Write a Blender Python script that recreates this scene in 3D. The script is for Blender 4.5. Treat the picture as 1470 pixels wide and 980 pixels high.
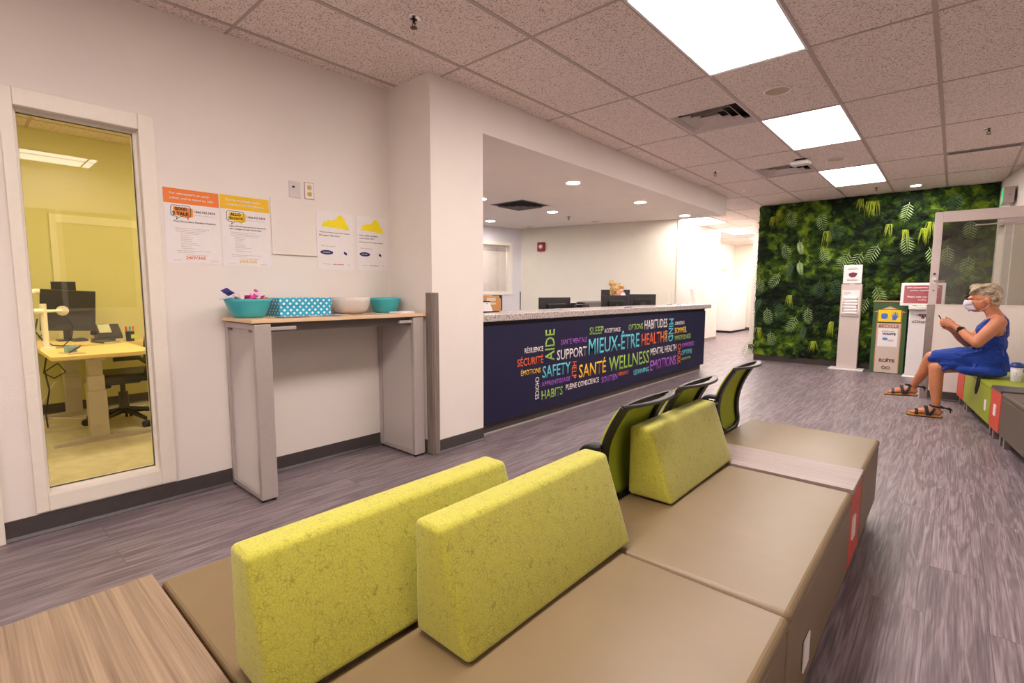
import bpy, bmesh, math, random
from mathutils import Vector, Matrix, noise
random.seed(7)
for o in list(bpy.data.objects): bpy.data.objects.remove(o)
SC = bpy.context.scene
COL = SC.collection
PI = math.pi

# ------------------------------------------------------------------ camera
def view_matrix(yaw, p, r):
    right = Vector((math.cos(yaw), math.sin(yaw), 0))
    f0 = Vector((-math.sin(yaw), math.cos(yaw), 0))
    fwd = f0*math.cos(p) + Vector((0, 0, -math.sin(p)))
    up = right.cross(fwd)
    r2 = right*math.cos(r) + up*math.sin(r)
    u2 = r2.cross(fwd)
    return Matrix((r2, u2, -fwd)).transposed().to_4x4()
cam_data = bpy.data.cameras.new('camera')
cam = bpy.data.objects.new('camera', cam_data); COL.objects.link(cam)
cam.matrix_world = Matrix.Translation((0, 0, 1.222)) @ view_matrix(0.72446, 0.10001, 0.00331)
cam_data.sensor_width = 36; cam_data.lens = 36*714.08/1470
cam_data.clip_start = 0.05; cam_data.clip_end = 60
SC.camera = cam

# ------------------------------------------------------------------ light and exposure
SC.view_settings.view_transform = 'Standard'; SC.view_settings.look = 'None'
SC.view_settings.gamma = 1; SC.view_settings.use_curve_mapping = False
SC.view_settings.exposure = 1.0
PANEL = 13.0       # radiance of the ceiling panels
DOWN = 150.0        # radiance of the small downlights
HALL = 17.0
OFFICE = 11.0
world = bpy.data.worlds.new('world'); SC.world = world; world.use_nodes = True
world.node_tree.nodes['Background'].inputs[0].default_value = (1, .92, .9, 1)
world.node_tree.nodes['Background'].inputs[1].default_value = 0.25

# ------------------------------------------------------------------ materials
def lin(c):
    def f(v):
        v /= 255.
        return v/12.92 if v <= .04045 else ((v+.055)/1.055)**2.4
    return (f(c[0]), f(c[1]), f(c[2]), 1)
class NT:
    def __init__(s, name):
        s.m = bpy.data.materials.new(name); s.m.use_nodes = True
        s.t = s.m.node_tree; s.b = s.t.nodes['Principled BSDF']; s.out = s.t.nodes['Material Output']
    def n(s, kind, **kw):
        x = s.t.nodes.new(kind)
        for k, v in kw.items():
            if k in x.inputs.keys() if hasattr(x.inputs, 'keys') else False: x.inputs[k].default_value = v
            else: setattr(x, k, v)
        return x
    def l(s, a, b): s.t.links.new(a, b)
    def coord(s, scale=(1, 1, 1), rot=(0, 0, 0), loc=(0, 0, 0)):
        c = s.n('ShaderNodeTexCoord'); mp = s.n('ShaderNodeMapping')
        mp.inputs['Scale'].default_value = scale; mp.inputs['Rotation'].default_value = rot; mp.inputs['Location'].default_value = loc
        s.l(c.outputs['Object'], mp.inputs['Vector']); return mp.outputs[0]
    def noise(s, vec, scale=5, detail=3, rough=.5, dist=0):
        x = s.n('ShaderNodeTexNoise'); x.inputs['Scale'].default_value = scale; x.inputs['Detail'].default_value = detail
        x.inputs['Roughness'].default_value = rough; x.inputs['Distortion'].default_value = dist
        s.l(vec, x.inputs['Vector']); return x.outputs[0]
    def ramp(s, fac, stops):
        x = s.n('ShaderNodeValToRGB'); e = x.color_ramp.elements
        while len(e) < len(stops): e.new(.5)
        for i, (p, c) in enumerate(stops): e[i].position = p; e[i].color = c
        s.l(fac, x.inputs[0]); return x.outputs[0]
    def mix(s, fac, a, b, mode='MIX'):
        x = s.n('ShaderNodeMix'); x.data_type = 'RGBA'; x.blend_type = mode
        for sock, v in ((x.inputs[0], fac), (x.inputs[6], a), (x.inputs[7], b)):
            if hasattr(v, 'is_linked'): s.l(v, sock)
            else: sock.default_value = v
        return x.outputs[2]
    def bump(s, h, strength=.3, dist=.01):
        x = s.n('ShaderNodeBump'); x.inputs['Strength'].default_value = strength; x.inputs['Distance'].default_value = dist
        s.l(h, x.inputs['Height']); s.l(x.outputs[0], s.b.inputs['Normal'])
    def set(s, **kw):
        for k, v in kw.items():
            i = s.b.inputs[k]
            if hasattr(v, 'is_linked'): s.l(v, i)
            else: i.default_value = v
        return s
_mc = {}
def plain(name, rgb, rough=.6, metal=0, var=.04, scale=30, bump=0):
    if name in _mc: return _mc[name]
    t = NT(name); v = t.coord(); h = t.noise(v, scale, 3)
    c = lin(rgb)
    a = tuple(min(1, x*(1-var)) for x in c[:3])+(1,); b = tuple(min(1, x*(1+var)) for x in c[:3])+(1,)
    t.set(**{'Base Color': t.ramp(h, [(.3, a), (.7, b)]), 'Roughness': rough, 'Metallic': metal})
    if bump: t.bump(h, bump, .003)
    _mc[name] = t.m; return t.m
def glow(name, rgb, strength):
    t = NT(name); e = t.n('ShaderNodeEmission'); e.inputs[0].default_value = lin(rgb); e.inputs[1].default_value = strength
    t.l(e.outputs[0], t.out.inputs[0]); return t.m

def m_floor():
    t = NT('vinyl_plank')
    v = t.coord(rot=(0, 0, PI/2))
    br = t.n('ShaderNodeTexBrick'); br.offset = .37; br.squash = 1
    for k, x in (('Scale', 1), ('Mortar Size', .0012), ('Brick Width', 1.2), ('Row Height', .18), ('Bias', 0), ('Mortar Smooth', .1)): br.inputs[k].default_value = x
    br.inputs['Color1'].default_value = (0, 0, 0, 1); br.inputs['Color2'].default_value = (1, 1, 1, 1); br.inputs['Mortar'].default_value = (.5, .5, .5, 1)
    t.l(v, br.inputs['Vector'])
    sh = t.n('ShaderNodeVectorMath'); sh.operation = 'MULTIPLY_ADD'
    t.l(br.outputs['Color'], sh.inputs[0]); sh.inputs[1].default_value = (3.1, 5.3, 0)
    c = t.coord(); t.l(c, sh.inputs[2])
    m2 = t.n('ShaderNodeMapping'); m2.inputs['Scale'].default_value = (8, .6, 1); t.l(sh.outputs[0], m2.inputs[0])
    g1 = t.noise(m2.outputs[0], 2.2, 3, .55, .6)
    w = t.n('ShaderNodeMath'); w.operation = 'MULTIPLY'; t.l(g1, w.inputs[0]); w.inputs[1].default_value = 26
    s_ = t.n('ShaderNodeMath'); s_.operation = 'SINE'; t.l(w.outputs[0], s_.inputs[0])
    m3 = t.n('ShaderNodeMapping'); m3.inputs['Scale'].default_value = (110, 2.2, 1); t.l(sh.outputs[0], m3.inputs[0])
    g2 = t.noise(m3.outputs[0], 1.5, 4, .65)
    a = t.n('ShaderNodeMath'); a.operation = 'MULTIPLY_ADD'; t.l(s_.outputs[0], a.inputs[0]); a.inputs[1].default_value = .10; t.l(g2, a.inputs[2])
    base = t.ramp(a.outputs[0], [(.25, lin((90, 79, 84))), (.5, lin((124, 112, 116))), (.78, lin((164, 152, 156)))])
    tint = t.ramp(br.outputs['Color'], [(0, (.88, .86, .88, 1)), (1, (1.0, .98, 1.0, 1))])
    col = t.mix(1.0, base, tint, 'MULTIPLY')
    col = t.mix(br.outputs['Fac'], col, lin((92, 80, 86)))
    t.set(**{'Base Color': col, 'Roughness': .38}); t.bump(a.outputs[0], .12, .004); return t.m
def m_ceiling():
    t = NT('acoustic_tile'); v = t.coord()
    n1 = t.noise(v, 120, 3, .6)
    col = t.ramp(n1, [(.36, lin((150, 128, 118))), (.46, lin((240, 224, 216))), (1, lin((246, 232, 224)))])
    t.set(**{'Base Color': col, 'Roughness': .95}); t.bump(n1, .5, .004); return t.m
def m_wood(name, dark, light, sx=60, sy=2.5, axis='x', rough=.45):
    t = NT(name); sc = {'x': (sy, sx, sx), 'y': (sx, sy, sx), 'z': (sx, sx, sy)}[axis]
    v = t.coord(scale=sc); g = t.noise(v, 1.3, 5, .6, .4); g2 = t.noise(t.coord(scale=tuple(k*.25 for k in sc)), 1.1, 2)
    c = t.mix(.35, t.ramp(g, [(.3, lin(dark)), (.7, lin(light))]), t.ramp(g2, [(.3, lin(dark)), (.7, lin(light))]))
    t.set(**{'Base Color': c, 'Roughness': rough}); t.bump(g, .15, .002); return t.m
def m_crackle():
    t = NT('lime_fabric'); v = t.coord()
    w = t.noise(v, 22, 2); mv = t.n('ShaderNodeVectorMath'); mv.operation = 'MULTIPLY_ADD'
    nn = t.n('ShaderNodeTexNoise'); nn.inputs['Scale'].default_value = 30; t.l(v, nn.inputs['Vector'])
    t.l(nn.outputs['Color'], mv.inputs[0]); mv.inputs[1].default_value = (.03, .03, .03); t.l(v, mv.inputs[2])
    vo = t.n('ShaderNodeTexVoronoi'); vo.feature = 'DISTANCE_TO_EDGE'; vo.inputs['Scale'].default_value = 78; t.l(mv.outputs[0], vo.inputs['Vector'])
    fine = t.noise(v, 260, 2)
    br = t.noise(v, 42, 2)
    line = t.ramp(vo.outputs['Distance'], [(0, (1, 1, 1, 1)), (.06, (0, 0, 0, 1))])
    gate = t.ramp(br, [(.42, (0, 0, 0, 1)), (.60, (1, 1, 1, 1))])
    f = t.mix(1.0, line, gate, 'MULTIPLY')
    base = t.ramp(fine, [(.3, lin((160, 156, 44))), (.7, lin((182, 179, 60)))])
    c = t.mix(f, base, lin((134, 126, 34)))
    t.set(**{'Base Color': c, 'Roughness': .85, 'Sheen Weight': .3}); t.bump(fine, .25, .002); return t.m
def m_granite():
    t = NT('speckled_granite'); v = t.coord(); n1 = t.noise(v, 70, 4, .7); n2 = t.noise(v, 160, 2)
    c = t.ramp(n1, [(.36, lin((70, 58, 55))), (.46, lin((165, 152, 146))), (.6, lin((215, 205, 200)))])
    c = t.mix(.3, c, t.ramp(n2, [(.4, lin((90, 75, 70))), (.55, lin((225, 215, 210)))]))
    t.set(**{'Base Color': c, 'Roughness': .25}); return t.m
def m_moss():
    t = NT('preserved_moss'); v = t.coord()
    big = t.noise(v, 1.35, 2, .5); mid = t.noise(v, 5.5, 3, .6, .6); fine = t.noise(v, 75, 3, .7)
    x = t.n('ShaderNodeMath'); x.operation = 'MULTIPLY_ADD'; t.l(big, x.inputs[0]); x.inputs[1].default_value = .9; t.l(mid, x.inputs[2])
    sp = t.n('ShaderNodeSeparateXYZ'); c0 = t.coord(); t.l(c0, sp.inputs[0])
    y = t.n('ShaderNodeMath'); y.operation = 'MULTIPLY_ADD'; t.l(fine, y.inputs[0]); y.inputs[1].default_value = .35; t.l(x.outputs[0], y.inputs[2])
    c = t.ramp(y.outputs[0], [(.62, lin((5, 15, 4))), (.90, lin((20, 42, 8))), (1.12, lin((56, 88, 12))), (1.32, lin((132, 160, 32)))])
    # scale the ramp input to 0..1
    t.set(**{'Base Color': c, 'Roughness': .95}); 
    for nd in t.t.nodes:
        if nd.type == 'VALTORGB':
            e = nd.color_ramp.elements
            for q, pp in zip(e, (.42, .53, .62, .73)): q.position = pp
    vo = t.n('ShaderNodeTexVoronoi'); vo.inputs['Scale'].default_value = 11; vo.inputs['Randomness'].default_value = 1; t.l(v, vo.inputs['Vector'])
    bw = t.n('ShaderNodeRGBToBW'); t.l(vo.outputs['Color'], bw.inputs[0])
    y2 = t.n('ShaderNodeMath'); y2.operation = 'MULTIPLY_ADD'; t.l(bw.outputs[0], y2.inputs[0]); y2.inputs[1].default_value = .32; t.l(y.outputs[0], y2.inputs[2])
    y3 = t.n('ShaderNodeMath'); y3.operation = 'SUBTRACT'; t.l(y2.outputs[0], y3.inputs[0]); y3.inputs[1].default_value = .15; y = y3
    sc = t.n('ShaderNodeMath'); sc.operation = 'MULTIPLY'; t.l(y.outputs[0], sc.inputs[0]); sc.inputs[1].default_value = .5
    for nd in t.t.nodes:
        if nd.type == 'VALTORGB': t.l(sc.outputs[0], nd.inputs[0])
    t.bump(fine, .8, .03); return t.m
def m_glass(name='clear_glass', tint=(1, 1, 1, 1), ior=1.5, rough=0.0, refl=1.0):
    t = NT(name); tr = t.n('ShaderNodeBsdfTransparent'); tr.inputs[0].default_value = tint
    gl = t.n('ShaderNodeBsdfGlossy'); gl.inputs['Roughness'].default_value = rough
    fr = t.n('ShaderNodeFresnel'); fr.inputs[0].default_value = ior
    k = t.n('ShaderNodeMath'); k.operation = 'MULTIPLY'; t.l(fr.outputs[0], k.inputs[0]); k.inputs[1].default_value = refl
    mx = t.n('ShaderNodeMixShader'); t.l(k.outputs[0], mx.inputs[0]); t.l(tr.outputs[0], mx.inputs[1]); t.l(gl.outputs[0], mx.inputs[2])
    t.l(mx.outputs[0], t.out.inputs[0]); return t.m
def m_frost():
    t = NT('frosted_acrylic'); tr = t.n('ShaderNodeBsdfTranslucent'); tr.inputs[0].default_value = (.95, .91, .89, 1)
    tp = t.n('ShaderNodeBsdfTransparent'); df = t.n('ShaderNodeBsdfDiffuse'); df.inputs[0].default_value = (.82, .77, .75, 1)
    a = t.n('ShaderNodeMixShader'); a.inputs[0].default_value = .5; t.l(tr.outputs[0], a.inputs[1]); t.l(df.outputs[0], a.inputs[2])
    b = t.n('ShaderNodeMixShader'); b.inputs[0].default_value = .30; t.l(a.outputs[0], b.inputs[1]); t.l(tp.outputs[0], b.inputs[2])
    t.l(b.outputs[0], t.out.inputs[0]); return t.m
def m_dots():
    t = NT('polka_dot_paper'); v = t.coord()
    # hexagonal dots in the y/z and x/z planes
    sp = t.n('ShaderNodeSeparateXYZ'); t.l(v, sp.inputs[0])
    ad = t.n('ShaderNodeMath'); ad.operation = 'ADD'; t.l(sp.outputs[0], ad.inputs[0]); t.l(sp.outputs[1], ad.inputs[1])
    def cell(off):
        res = []
        for src, o in ((ad.outputs[0], off), (sp.outputs[2], off)):
            m = t.n('ShaderNodeMath'); m.operation = 'MULTIPLY_ADD'; t.l(src, m.inputs[0]); m.inputs[1].default_value = 1/.040; m.inputs[2].default_value = o+10
            f = t.n('ShaderNodeMath'); f.operation = 'FRACT'; t.l(m.outputs[0], f.inputs[0])
            s = t.n('ShaderNodeMath'); s.operation = 'SUBTRACT'; t.l(f.outputs[0], s.inputs[0]); s.inputs[1].default_value = .5
            q = t.n('ShaderNodeMath'); q.operation = 'POWER'; t.l(s.outputs[0], q.inputs[0]); q.inputs[1].default_value = 2; res.append(q.outputs[0])
        r = t.n('ShaderNodeMath'); r.operation = 'ADD'; t.l(res[0], r.inputs[0]); t.l(res[1], r.inputs[1])
        k = t.n('ShaderNodeMath'); k.operation = 'LESS_THAN'; t.l(r.outputs[0], k.inputs[0]); k.inputs[1].default_value = .036; return k.outputs[0]
    u = t.n('ShaderNodeMath'); u.operation = 'MAXIMUM'; t.l(cell(0), u.inputs[0]); t.l(cell(.5), u.inputs[1])
    t.set(**{'Base Color': t.mix(u.outputs[0], lin((40, 168, 204)), lin((235, 245, 245))), 'Roughness': .6}); return t.m
def m_skin(name, rgb):
    t = NT(name); v = t.coord(); n = t.noise(v, 9, 3); c = lin(rgb)
    t.set(**{'Base Color': t.ramp(n, [(.3, tuple(x*.86 for x in c[:3])+(1,)), (.7, tuple(min(1, x*1.1) for x in c[:3])+(1,))]), 'Roughness': .5, 'Subsurface Weight': .08})
    t.b.inputs['Subsurface Radius'].default_value = (.02, .008, .004); t.bump(t.noise(v, 120, 2), .08, .002); return t.m
def m_cloth(name, rgb, fold=(14, 5, 5), s=.5):
    t = NT(name); v = t.coord(scale=fold); n = t.noise(v, 1, 3, .5, .8); c = lin(rgb)
    t.set(**{'Base Color': t.ramp(t.noise(t.coord(), 200, 2), [(.3, tuple(x*.9 for x in c[:3])+(1,)), (.7, tuple(min(1, x*1.1) for x in c[:3])+(1,))]), 'Roughness': .85, 'Sheen Weight': .1})
    t.bump(n, s, .04); return t.m
def m_hair(name, dark, light, scale=(12, 60, 60)):
    t = NT(name); v = t.coord(scale=scale); n = t.noise(v, 1.2, 4, .6, 1.2)
    t.set(**{'Base Color': t.ramp(n, [(.35, lin(dark)), (.6, lin(light))]), 'Roughness': .5}); t.bump(n, .6, .01); return t.m

M = dict(
    wall=plain('wall_paint', (234, 226, 219), .75, var=.015, scale=3),
    cream=plain('cream_paint', (226, 219, 204), .75, var=.015, scale=3),
    lilac=plain('cool_white_paint', (224, 220, 226), .75, var=.015, scale=3),
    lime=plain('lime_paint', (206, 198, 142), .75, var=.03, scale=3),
    limelight=plain('pale_lime_reflection', (222, 214, 176), .75, var=.02, scale=3),
    trim=plain('frame_enamel', (236, 228, 216), .4, var=.015),
    rubber=plain('rubber_base', (70, 64, 64), .45, var=.08),
    white=plain('white_plastic', (232, 228, 228), .4, var=.015),
    grid=plain('grid_metal', (186, 168, 160), .5, var=.02),
    paper=plain('paper', (236, 230, 230), .8, var=.015),
    beech=m_wood('beech_laminate', (214, 178, 138), (232, 202, 164), axis='y'),
    maple=m_wood('maple_laminate', (226, 192, 128), (240, 214, 156), axis='y'),
    walnut=m_wood('grey_oak_laminate', (100, 80, 62), (160, 138, 114), 130, 1.6, axis='x', rough=.5),
    walnut2=m_wood('grey_oak_strip', (122, 104, 98), (158, 142, 136), 60, 3, axis='x', rough=.45),
    guard=m_wood('grey_wood_guard', (104, 92, 86), (146, 132, 124), 60, 3, axis='z', rough=.4),
    silver=plain('silver_paint', (186, 176, 172), .4, .3, var=.03),
    steel=plain('brushed_steel', (170, 162, 158), .3, .9, var=.06),
    chrome=plain('chrome', (215, 212, 212), .12, 1.0, var=.02),
    black=plain('black_plastic', (17, 16, 17), .45, var=.1),
    charcoal=plain('charcoal_plastic', (52, 47, 50), .4, var=.06),
    screen=plain('dark_screen_back', (40, 37, 40), .5, var=.05),
    navy=plain('navy_laminate', (18, 18, 58), .5, var=.03),
    vinyl=plain('taupe_vinyl', (118, 99, 69), .42, var=.04, scale=8, bump=.05),
    vinylg=plain('lime_vinyl', (146, 158, 34), .45, var=.04, scale=8, bump=.05),
    red=plain('red_orange_laminate', (196, 66, 44), .5, var=.03),
    meshg=plain('lime_mesh', (160, 174, 40), .7, var=.08, scale=300, bump=.3),
    teal=plain('teal_ceramic', (62, 172, 182), .3, var=.03),
    stone=plain('cream_ceramic', (216, 206, 198), .4, var=.04),
    carpet=plain('office_floor', (186, 174, 146), .8, var=.12, scale=9),
    green_lam=plain('bin_green', (62, 92, 52), .5, var=.05),
    bin_beige=plain('bin_beige', (206, 190, 178), .6, var=.03),
    orange_line=plain('orange_border', (214, 150, 104), .6),
    fern=plain('fern_green', (146, 172, 112), .7, var=.2, scale=6),
    ferndark=plain('dark_fern', (52, 84, 52), .7, var=.2, scale=6),
    fernlight=plain('light_fern', (170, 205, 130), .7, var=.2, scale=6),
    grass=plain('yellow_grass', (150, 168, 30), .7, var=.2, scale=6),
    moss_leaf=plain('moss_sprig', (70, 110, 20), .8, var=.5, scale=3),
    floor=m_floor(), ceiling=m_ceiling(), lime_fab=m_crackle(), granite=m_granite(), moss=m_moss(),
    glass=m_glass(), doorglass=m_glass('door_glass', (.78, .78, .76, 1), 1.6, 0, 1.6), winglass=m_glass('office_glass', (.93, .93, .85, 1), 1.5, 0, 1.1),
    frost=m_frost(), dots=m_dots(),
    panel_light=glow('panel_light', (255, 240, 232), PANEL), down_light=glow('down_light', (255, 246, 240), DOWN),
    hall_light=glow('hall_light', (255, 244, 236), HALL), office_light=glow('office_light', (255, 238, 200), OFFICE),
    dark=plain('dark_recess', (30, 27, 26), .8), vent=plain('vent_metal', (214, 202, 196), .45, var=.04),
)
def flat(rgb, rough=.6):
    return plain('ink_%02x%02x%02x' % rgb, rgb, rough, var=.01)

# ------------------------------------------------------------------ mesh helpers
def V(*a): return Vector(a)
def box(bm, a, b, rot=None):
    """axis aligned box between two corners"""
    x0, x1 = sorted((a[0], b[0])); y0, y1 = sorted((a[1], b[1])); z0, z1 = sorted((a[2], b[2]))
    vs = [bm.verts.new(p) for p in ((x0,y0,z0),(x1,y0,z0),(x1,y1,z0),(x0,y1,z0),(x0,y0,z1),(x1,y0,z1),(x1,y1,z1),(x0,y1,z1))]
    for f in ((3,2,1,0),(4,5,6,7),(0,1,5,4),(1,2,6,5),(2,3,7,6),(3,0,4,7)): bm.faces.new([vs[i] for i in f])
    return vs
def prism(bm, poly, axis, lo, hi):
    """extrude a 2-D polygon along an axis (axis 0: (y,z); 1: (x,z); 2: (x,y))"""
    def mk(p, t):
        return {0: (t, p[0], p[1]), 1: (p[0], t, p[1]), 2: (p[0], p[1], t)}[axis]
    A = [bm.verts.new(mk(p, lo)) for p in poly]; B = [bm.verts.new(mk(p, hi)) for p in poly]
    n = len(poly); bm.faces.new(A[::-1]); bm.faces.new(B)
    for i in range(n): bm.faces.new((A[i], A[(i+1) % n], B[(i+1) % n], B[i]))
    return A+B
def ring_loft(bm, rings, cap=True, close=True):
    R = [[bm.verts.new(p) for p in r] for r in rings]; n = len(R[0])
    for a, b in zip(R, R[1:]):
        for i in range(n if close else n-1):
            j = (i+1) % n; bm.faces.new((a[i], a[j], b[j], b[i]))
    if cap and close: bm.faces.new(R[0][::-1]); bm.faces.new(R[-1])
    return R
def frame_of(d, hint=Vector((0, 0, 1))):
    d = d.normalized()
    if abs(d.dot(hint)) > .97: hint = Vector((1, 0, 0))
    u = d.cross(hint).normalized(); v = u.cross(d).normalized(); return u, v
def tube(bm, pts, r, seg=10, cap=True):
    pts = [Vector(p) for p in pts]; rs = r if isinstance(r, (list, tuple)) else [r]*len(pts); rings = []
    u = None
    for i, p in enumerate(pts):
        d = (pts[min(i+1, len(pts)-1)]-pts[max(i-1, 0)]).normalized()
        if u is None: u, v = frame_of(d)
        else:
            u = (u-d*u.dot(d)).normalized()
        v = d.cross(u)
        rings.append([p+(u*math.cos(2*PI*k/seg)+v*math.sin(2*PI*k/seg))*rs[i] for k in range(seg)])
    ring_loft(bm, rings, cap)
def strip(bm, pts, w, t, wdir):
    """sweep a flat rectangular section along pts; wdir = direction of the width (vector or list)"""
    pts = [Vector(p) for p in pts]; rings = []
    for i, p in enumerate(pts):
        d = (pts[min(i+1, len(pts)-1)]-pts[max(i-1, 0)]).normalized()
        wd = Vector(wdir[i] if isinstance(wdir, list) else wdir); wd = (wd-d*wd.dot(d)).normalized(); nn = d.cross(wd)
        ww = w[i] if isinstance(w, (list, tuple)) else w
        rings.append([p+wd*ww/2+nn*t/2, p-wd*ww/2+nn*t/2, p-wd*ww/2-nn*t/2, p+wd*ww/2-nn*t/2])
    ring_loft(bm, rings)
def lathe(bm, prof, c=(0, 0, 0), seg=28, axis='z'):
    """profile [(r, h)] around an axis"""
    rings = []
    for r, h in prof:
        row = []
        for k in range(seg):
            a = 2*PI*k/seg; x, y = r*math.cos(a), r*math.sin(a)
            p = {'z': (x, y, h), 'x': (h, x, y), 'y': (x, h, y)}[axis]
            row.append(Vector(p)+Vector(c))
        rings.append(row)
    ring_loft(bm, rings)
def ball(bm, c, r, seg=14, rot=None):
    r = r if isinstance(r, (list, tuple)) else (r, r, r)
    mat = Matrix.Translation(c) @ (rot.to_4x4() if rot is not None else Matrix()) @ Matrix.Diagonal((*r, 1))
    bmesh.ops.create_uvsphere(bm, u_segments=seg, v_segments=max(6, seg//2+1), radius=1, matrix=mat)
def capsule(bm, a, b, ra, rb, seg=14):
    a, b = Vector(a), Vector(b); d = b-a
    n = 5; pts = []; rs = []
    for i in range(n): pts.append(a+d*i/(n-1)); rs.append(ra+(rb-ra)*i/(n-1))
    tube(bm, pts, rs, seg); ball(bm, a, ra, seg); ball(bm, b, rb, seg)
def new(name, bm, mat, parent=None, smooth=False, bevel=0, seg=2, loc=None, mods=None):
    bmesh.ops.recalc_face_normals(bm, faces=bm.faces[:])
    me = bpy.data.meshes.new(name); bm.to_mesh(me); bm.free()
    if mat is not None: me.materials.append(mat)
    o = bpy.data.objects.new(name, me); COL.objects.link(o)
    if smooth:
        for p in me.polygons: p.use_smooth = True
    if bevel:
        b = o.modifiers.new('bevel', 'BEVEL'); b.width = bevel; b.segments = seg; b.limit_method = 'ANGLE'; b.angle_limit = math.radians(40)
    if parent is not None: o.parent = parent
    if loc is not None: o.location = loc
    return o
def bx(name, a, b, mat, parent=None, bevel=0, seg=2):
    bm = bmesh.new(); box(bm, a, b); return new(name, bm, mat, parent, bevel=bevel, seg=seg)
def bxs(name, lst, mat, parent=None, bevel=0):
    bm = bmesh.new()
    for a, b in lst: box(bm, a, b)
    return new(name, bm, mat, parent, bevel=bevel)
def tag(o, label, cat, group=None, kind=None):
    o['label'] = label; o['category'] = cat
    if group: o['group'] = group
    if kind: o['kind'] = kind
    return o
def thing(name, label, cat, loc=(0, 0, 0), rz=0, group=None):
    o = bpy.data.objects.new(name, None); COL.objects.link(o); o.location = loc; o.rotation_euler = (0, 0, rz)
    return tag(o, label, cat, group)
def struct(o):
    o['kind'] = 'structure'; return o
def copy_tree(o, parent=None):
    c = o.copy(); COL.objects.link(c)
    if parent is not None: c.parent = parent
    for ch in list(o.children): copy_tree(ch, c)
    return c
import unicodedata
def _mesh_of_text(s, bold, extr=0.0):
    cu = bpy.data.curves.new('t', 'FONT'); cu.body = s; cu.offset = bold; cu.resolution_u = 2
    ob = bpy.data.objects.new('t', cu); COL.objects.link(ob)
    bpy.context.view_layer.update()
    me = bpy.data.meshes.new_from_object(ob)
    bpy.data.objects.remove(ob); bpy.data.curves.remove(cu); return me
_tb = {}
def text(name, s, mat, O, R, U, w, h, parent=None, bold=.02, th=.0008):
    """text fitted into a w x h rectangle from corner O along unit vectors R (right) and U (up)"""
    O, R, U = Vector(O), Vector(R).normalized(), Vector(U).normalized(); N = R.cross(U)
    me = _mesh_of_text(s, bold)
    base = ''.join(ch for ch in unicodedata.normalize('NFD', s) if not unicodedata.combining(ch))
    ref = me if base == s else _mesh_of_text(base, bold)
    xs = [v.co.x for v in me.vertices]; ys = [v.co.y for v in ref.vertices]
    x0, x1, y0, y1 = min(xs), max(xs), min(ys), max(ys)
    for v in me.vertices:
        v.co = O + R*((v.co.x-x0)/(x1-x0)*w) + U*((v.co.y-y0)/(y1-y0)*h) + N*th
    if ref is not me: bpy.data.meshes.remove(ref)
    me.materials.append(mat); o = bpy.data.objects.new(name, me); COL.objects.link(o)
    sol = o.modifiers.new('s', 'SOLIDIFY'); sol.thickness = th*.9; sol.offset = 0
    if parent is not None: o.parent = parent
    return o
def lines_block(bm, O, R, U, rows, th=.0006, hgt=.0022):
    """rows of fine print: each row = (x, y, length) drawn as broken dashes"""
    O, R, U = Vector(O), Vector(R).normalized(), Vector(U).normalized(); N = R.cross(U)
    for x, y, L in rows:
        c = x
        while c < x+L:
            wd = random.uniform(.005, .014); wd = min(wd, x+L-c)
            p = O+R*c+U*y
            q = [p, p+R*wd, p+R*wd+U*hgt, p+U*hgt]
            A = [bm.verts.new(v+N*th) for v in q]; B = [bm.verts.new(v+N*th*.3) for v in q]
            bm.faces.new(A); bm.faces.new(B[::-1])
            for i in range(4): bm.faces.new((A[i], B[i], B[(i+1) % 4], A[(i+1) % 4]))
            c += wd+.003
def poly_plate(name, pts, O, R, U, mat, parent=None, th=.001, lift=0):
    O, R, U = Vector(O), Vector(R).normalized(), Vector(U).normalized(); N = R.cross(U)
    bm = bmesh.new()
    A = [bm.verts.new(O+R*x+U*y+N*(lift+th)) for x, y in pts]; B = [bm.verts.new(O+R*x+U*y+N*lift) for x, y in pts]
    bm.faces.new(A); bm.faces.new(B[::-1]); n = len(pts)
    for i in range(n): bm.faces.new((A[i], B[i], B[(i+1) % n], A[(i+1) % n]))
    return new(name, bm, mat, parent)
def ell(cx, cy, rx, ry, n=24, a0=0, a1=2*PI):
    return [(cx+rx*math.cos(a0+(a1-a0)*k/n), cy+ry*math.sin(a0+(a1-a0)*k/n)) for k in range(n)]
# ================================================================== the setting
XW, XC = -3.36, -2.844       # left wall face, pier and bulkhead face
CH = 2.745                   # ceiling height
WX0, WY0, WD = .37, 9.75, (.134, -.991)   # far right wall, a little out of square
def wall_r(s, out=0, z=0):   # point on the right wall: s along it towards the camera, out = away from the room
    L = math.hypot(*WD); dx, dy = WD[0]/L, WD[1]/L
    return Vector((WX0+dx*s-dy*out, WY0+dy*s+dx*out, z))
WANG = math.atan2(WD[0], -WD[1])          # rotation that turns +y edges onto the wall line
struct(bx('floor', (-6.0, -3.2, -.05), (3.2, 20, 0), M['floor']))
struct(bx('floor', (-8.6, 2.7, -.05), (-6.0, 9.2, 0), M['floor']))
f2 = struct(bx('floor', (-7.4, -1.4, -.004), (-3.44, 2.6, .003), M['carpet'])); f2.name = 'floor_office'
struct(bxs('ceiling', [((-3.36, -3.2, CH), (-1.993, 12.2, CH+.06)), ((-1.423, -3.2, CH), (3.2, 12.2, CH+.06)), ((-1.993, -3.2, CH), (-1.423, 4.322, CH+.06)),
    ((-1.993, 4.892, CH), (-1.423, 6.80, CH+.06)), ((-1.993, 7.37, CH), (-1.423, 12.2, CH+.06))], M['ceiling']))
struct(bx('ceiling', (-6.2, 8.41, CH), (-3.36, 20, CH+.06), M['ceiling']))
struct(bx('ceiling', (-3.36, 12.2, CH), (0, 20, CH+.06), M['ceiling']))
struct(bx('ceiling', (-7.4, -1.4, CH), (-3.46, 2.7, CH+.06), M['ceiling']))
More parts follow.
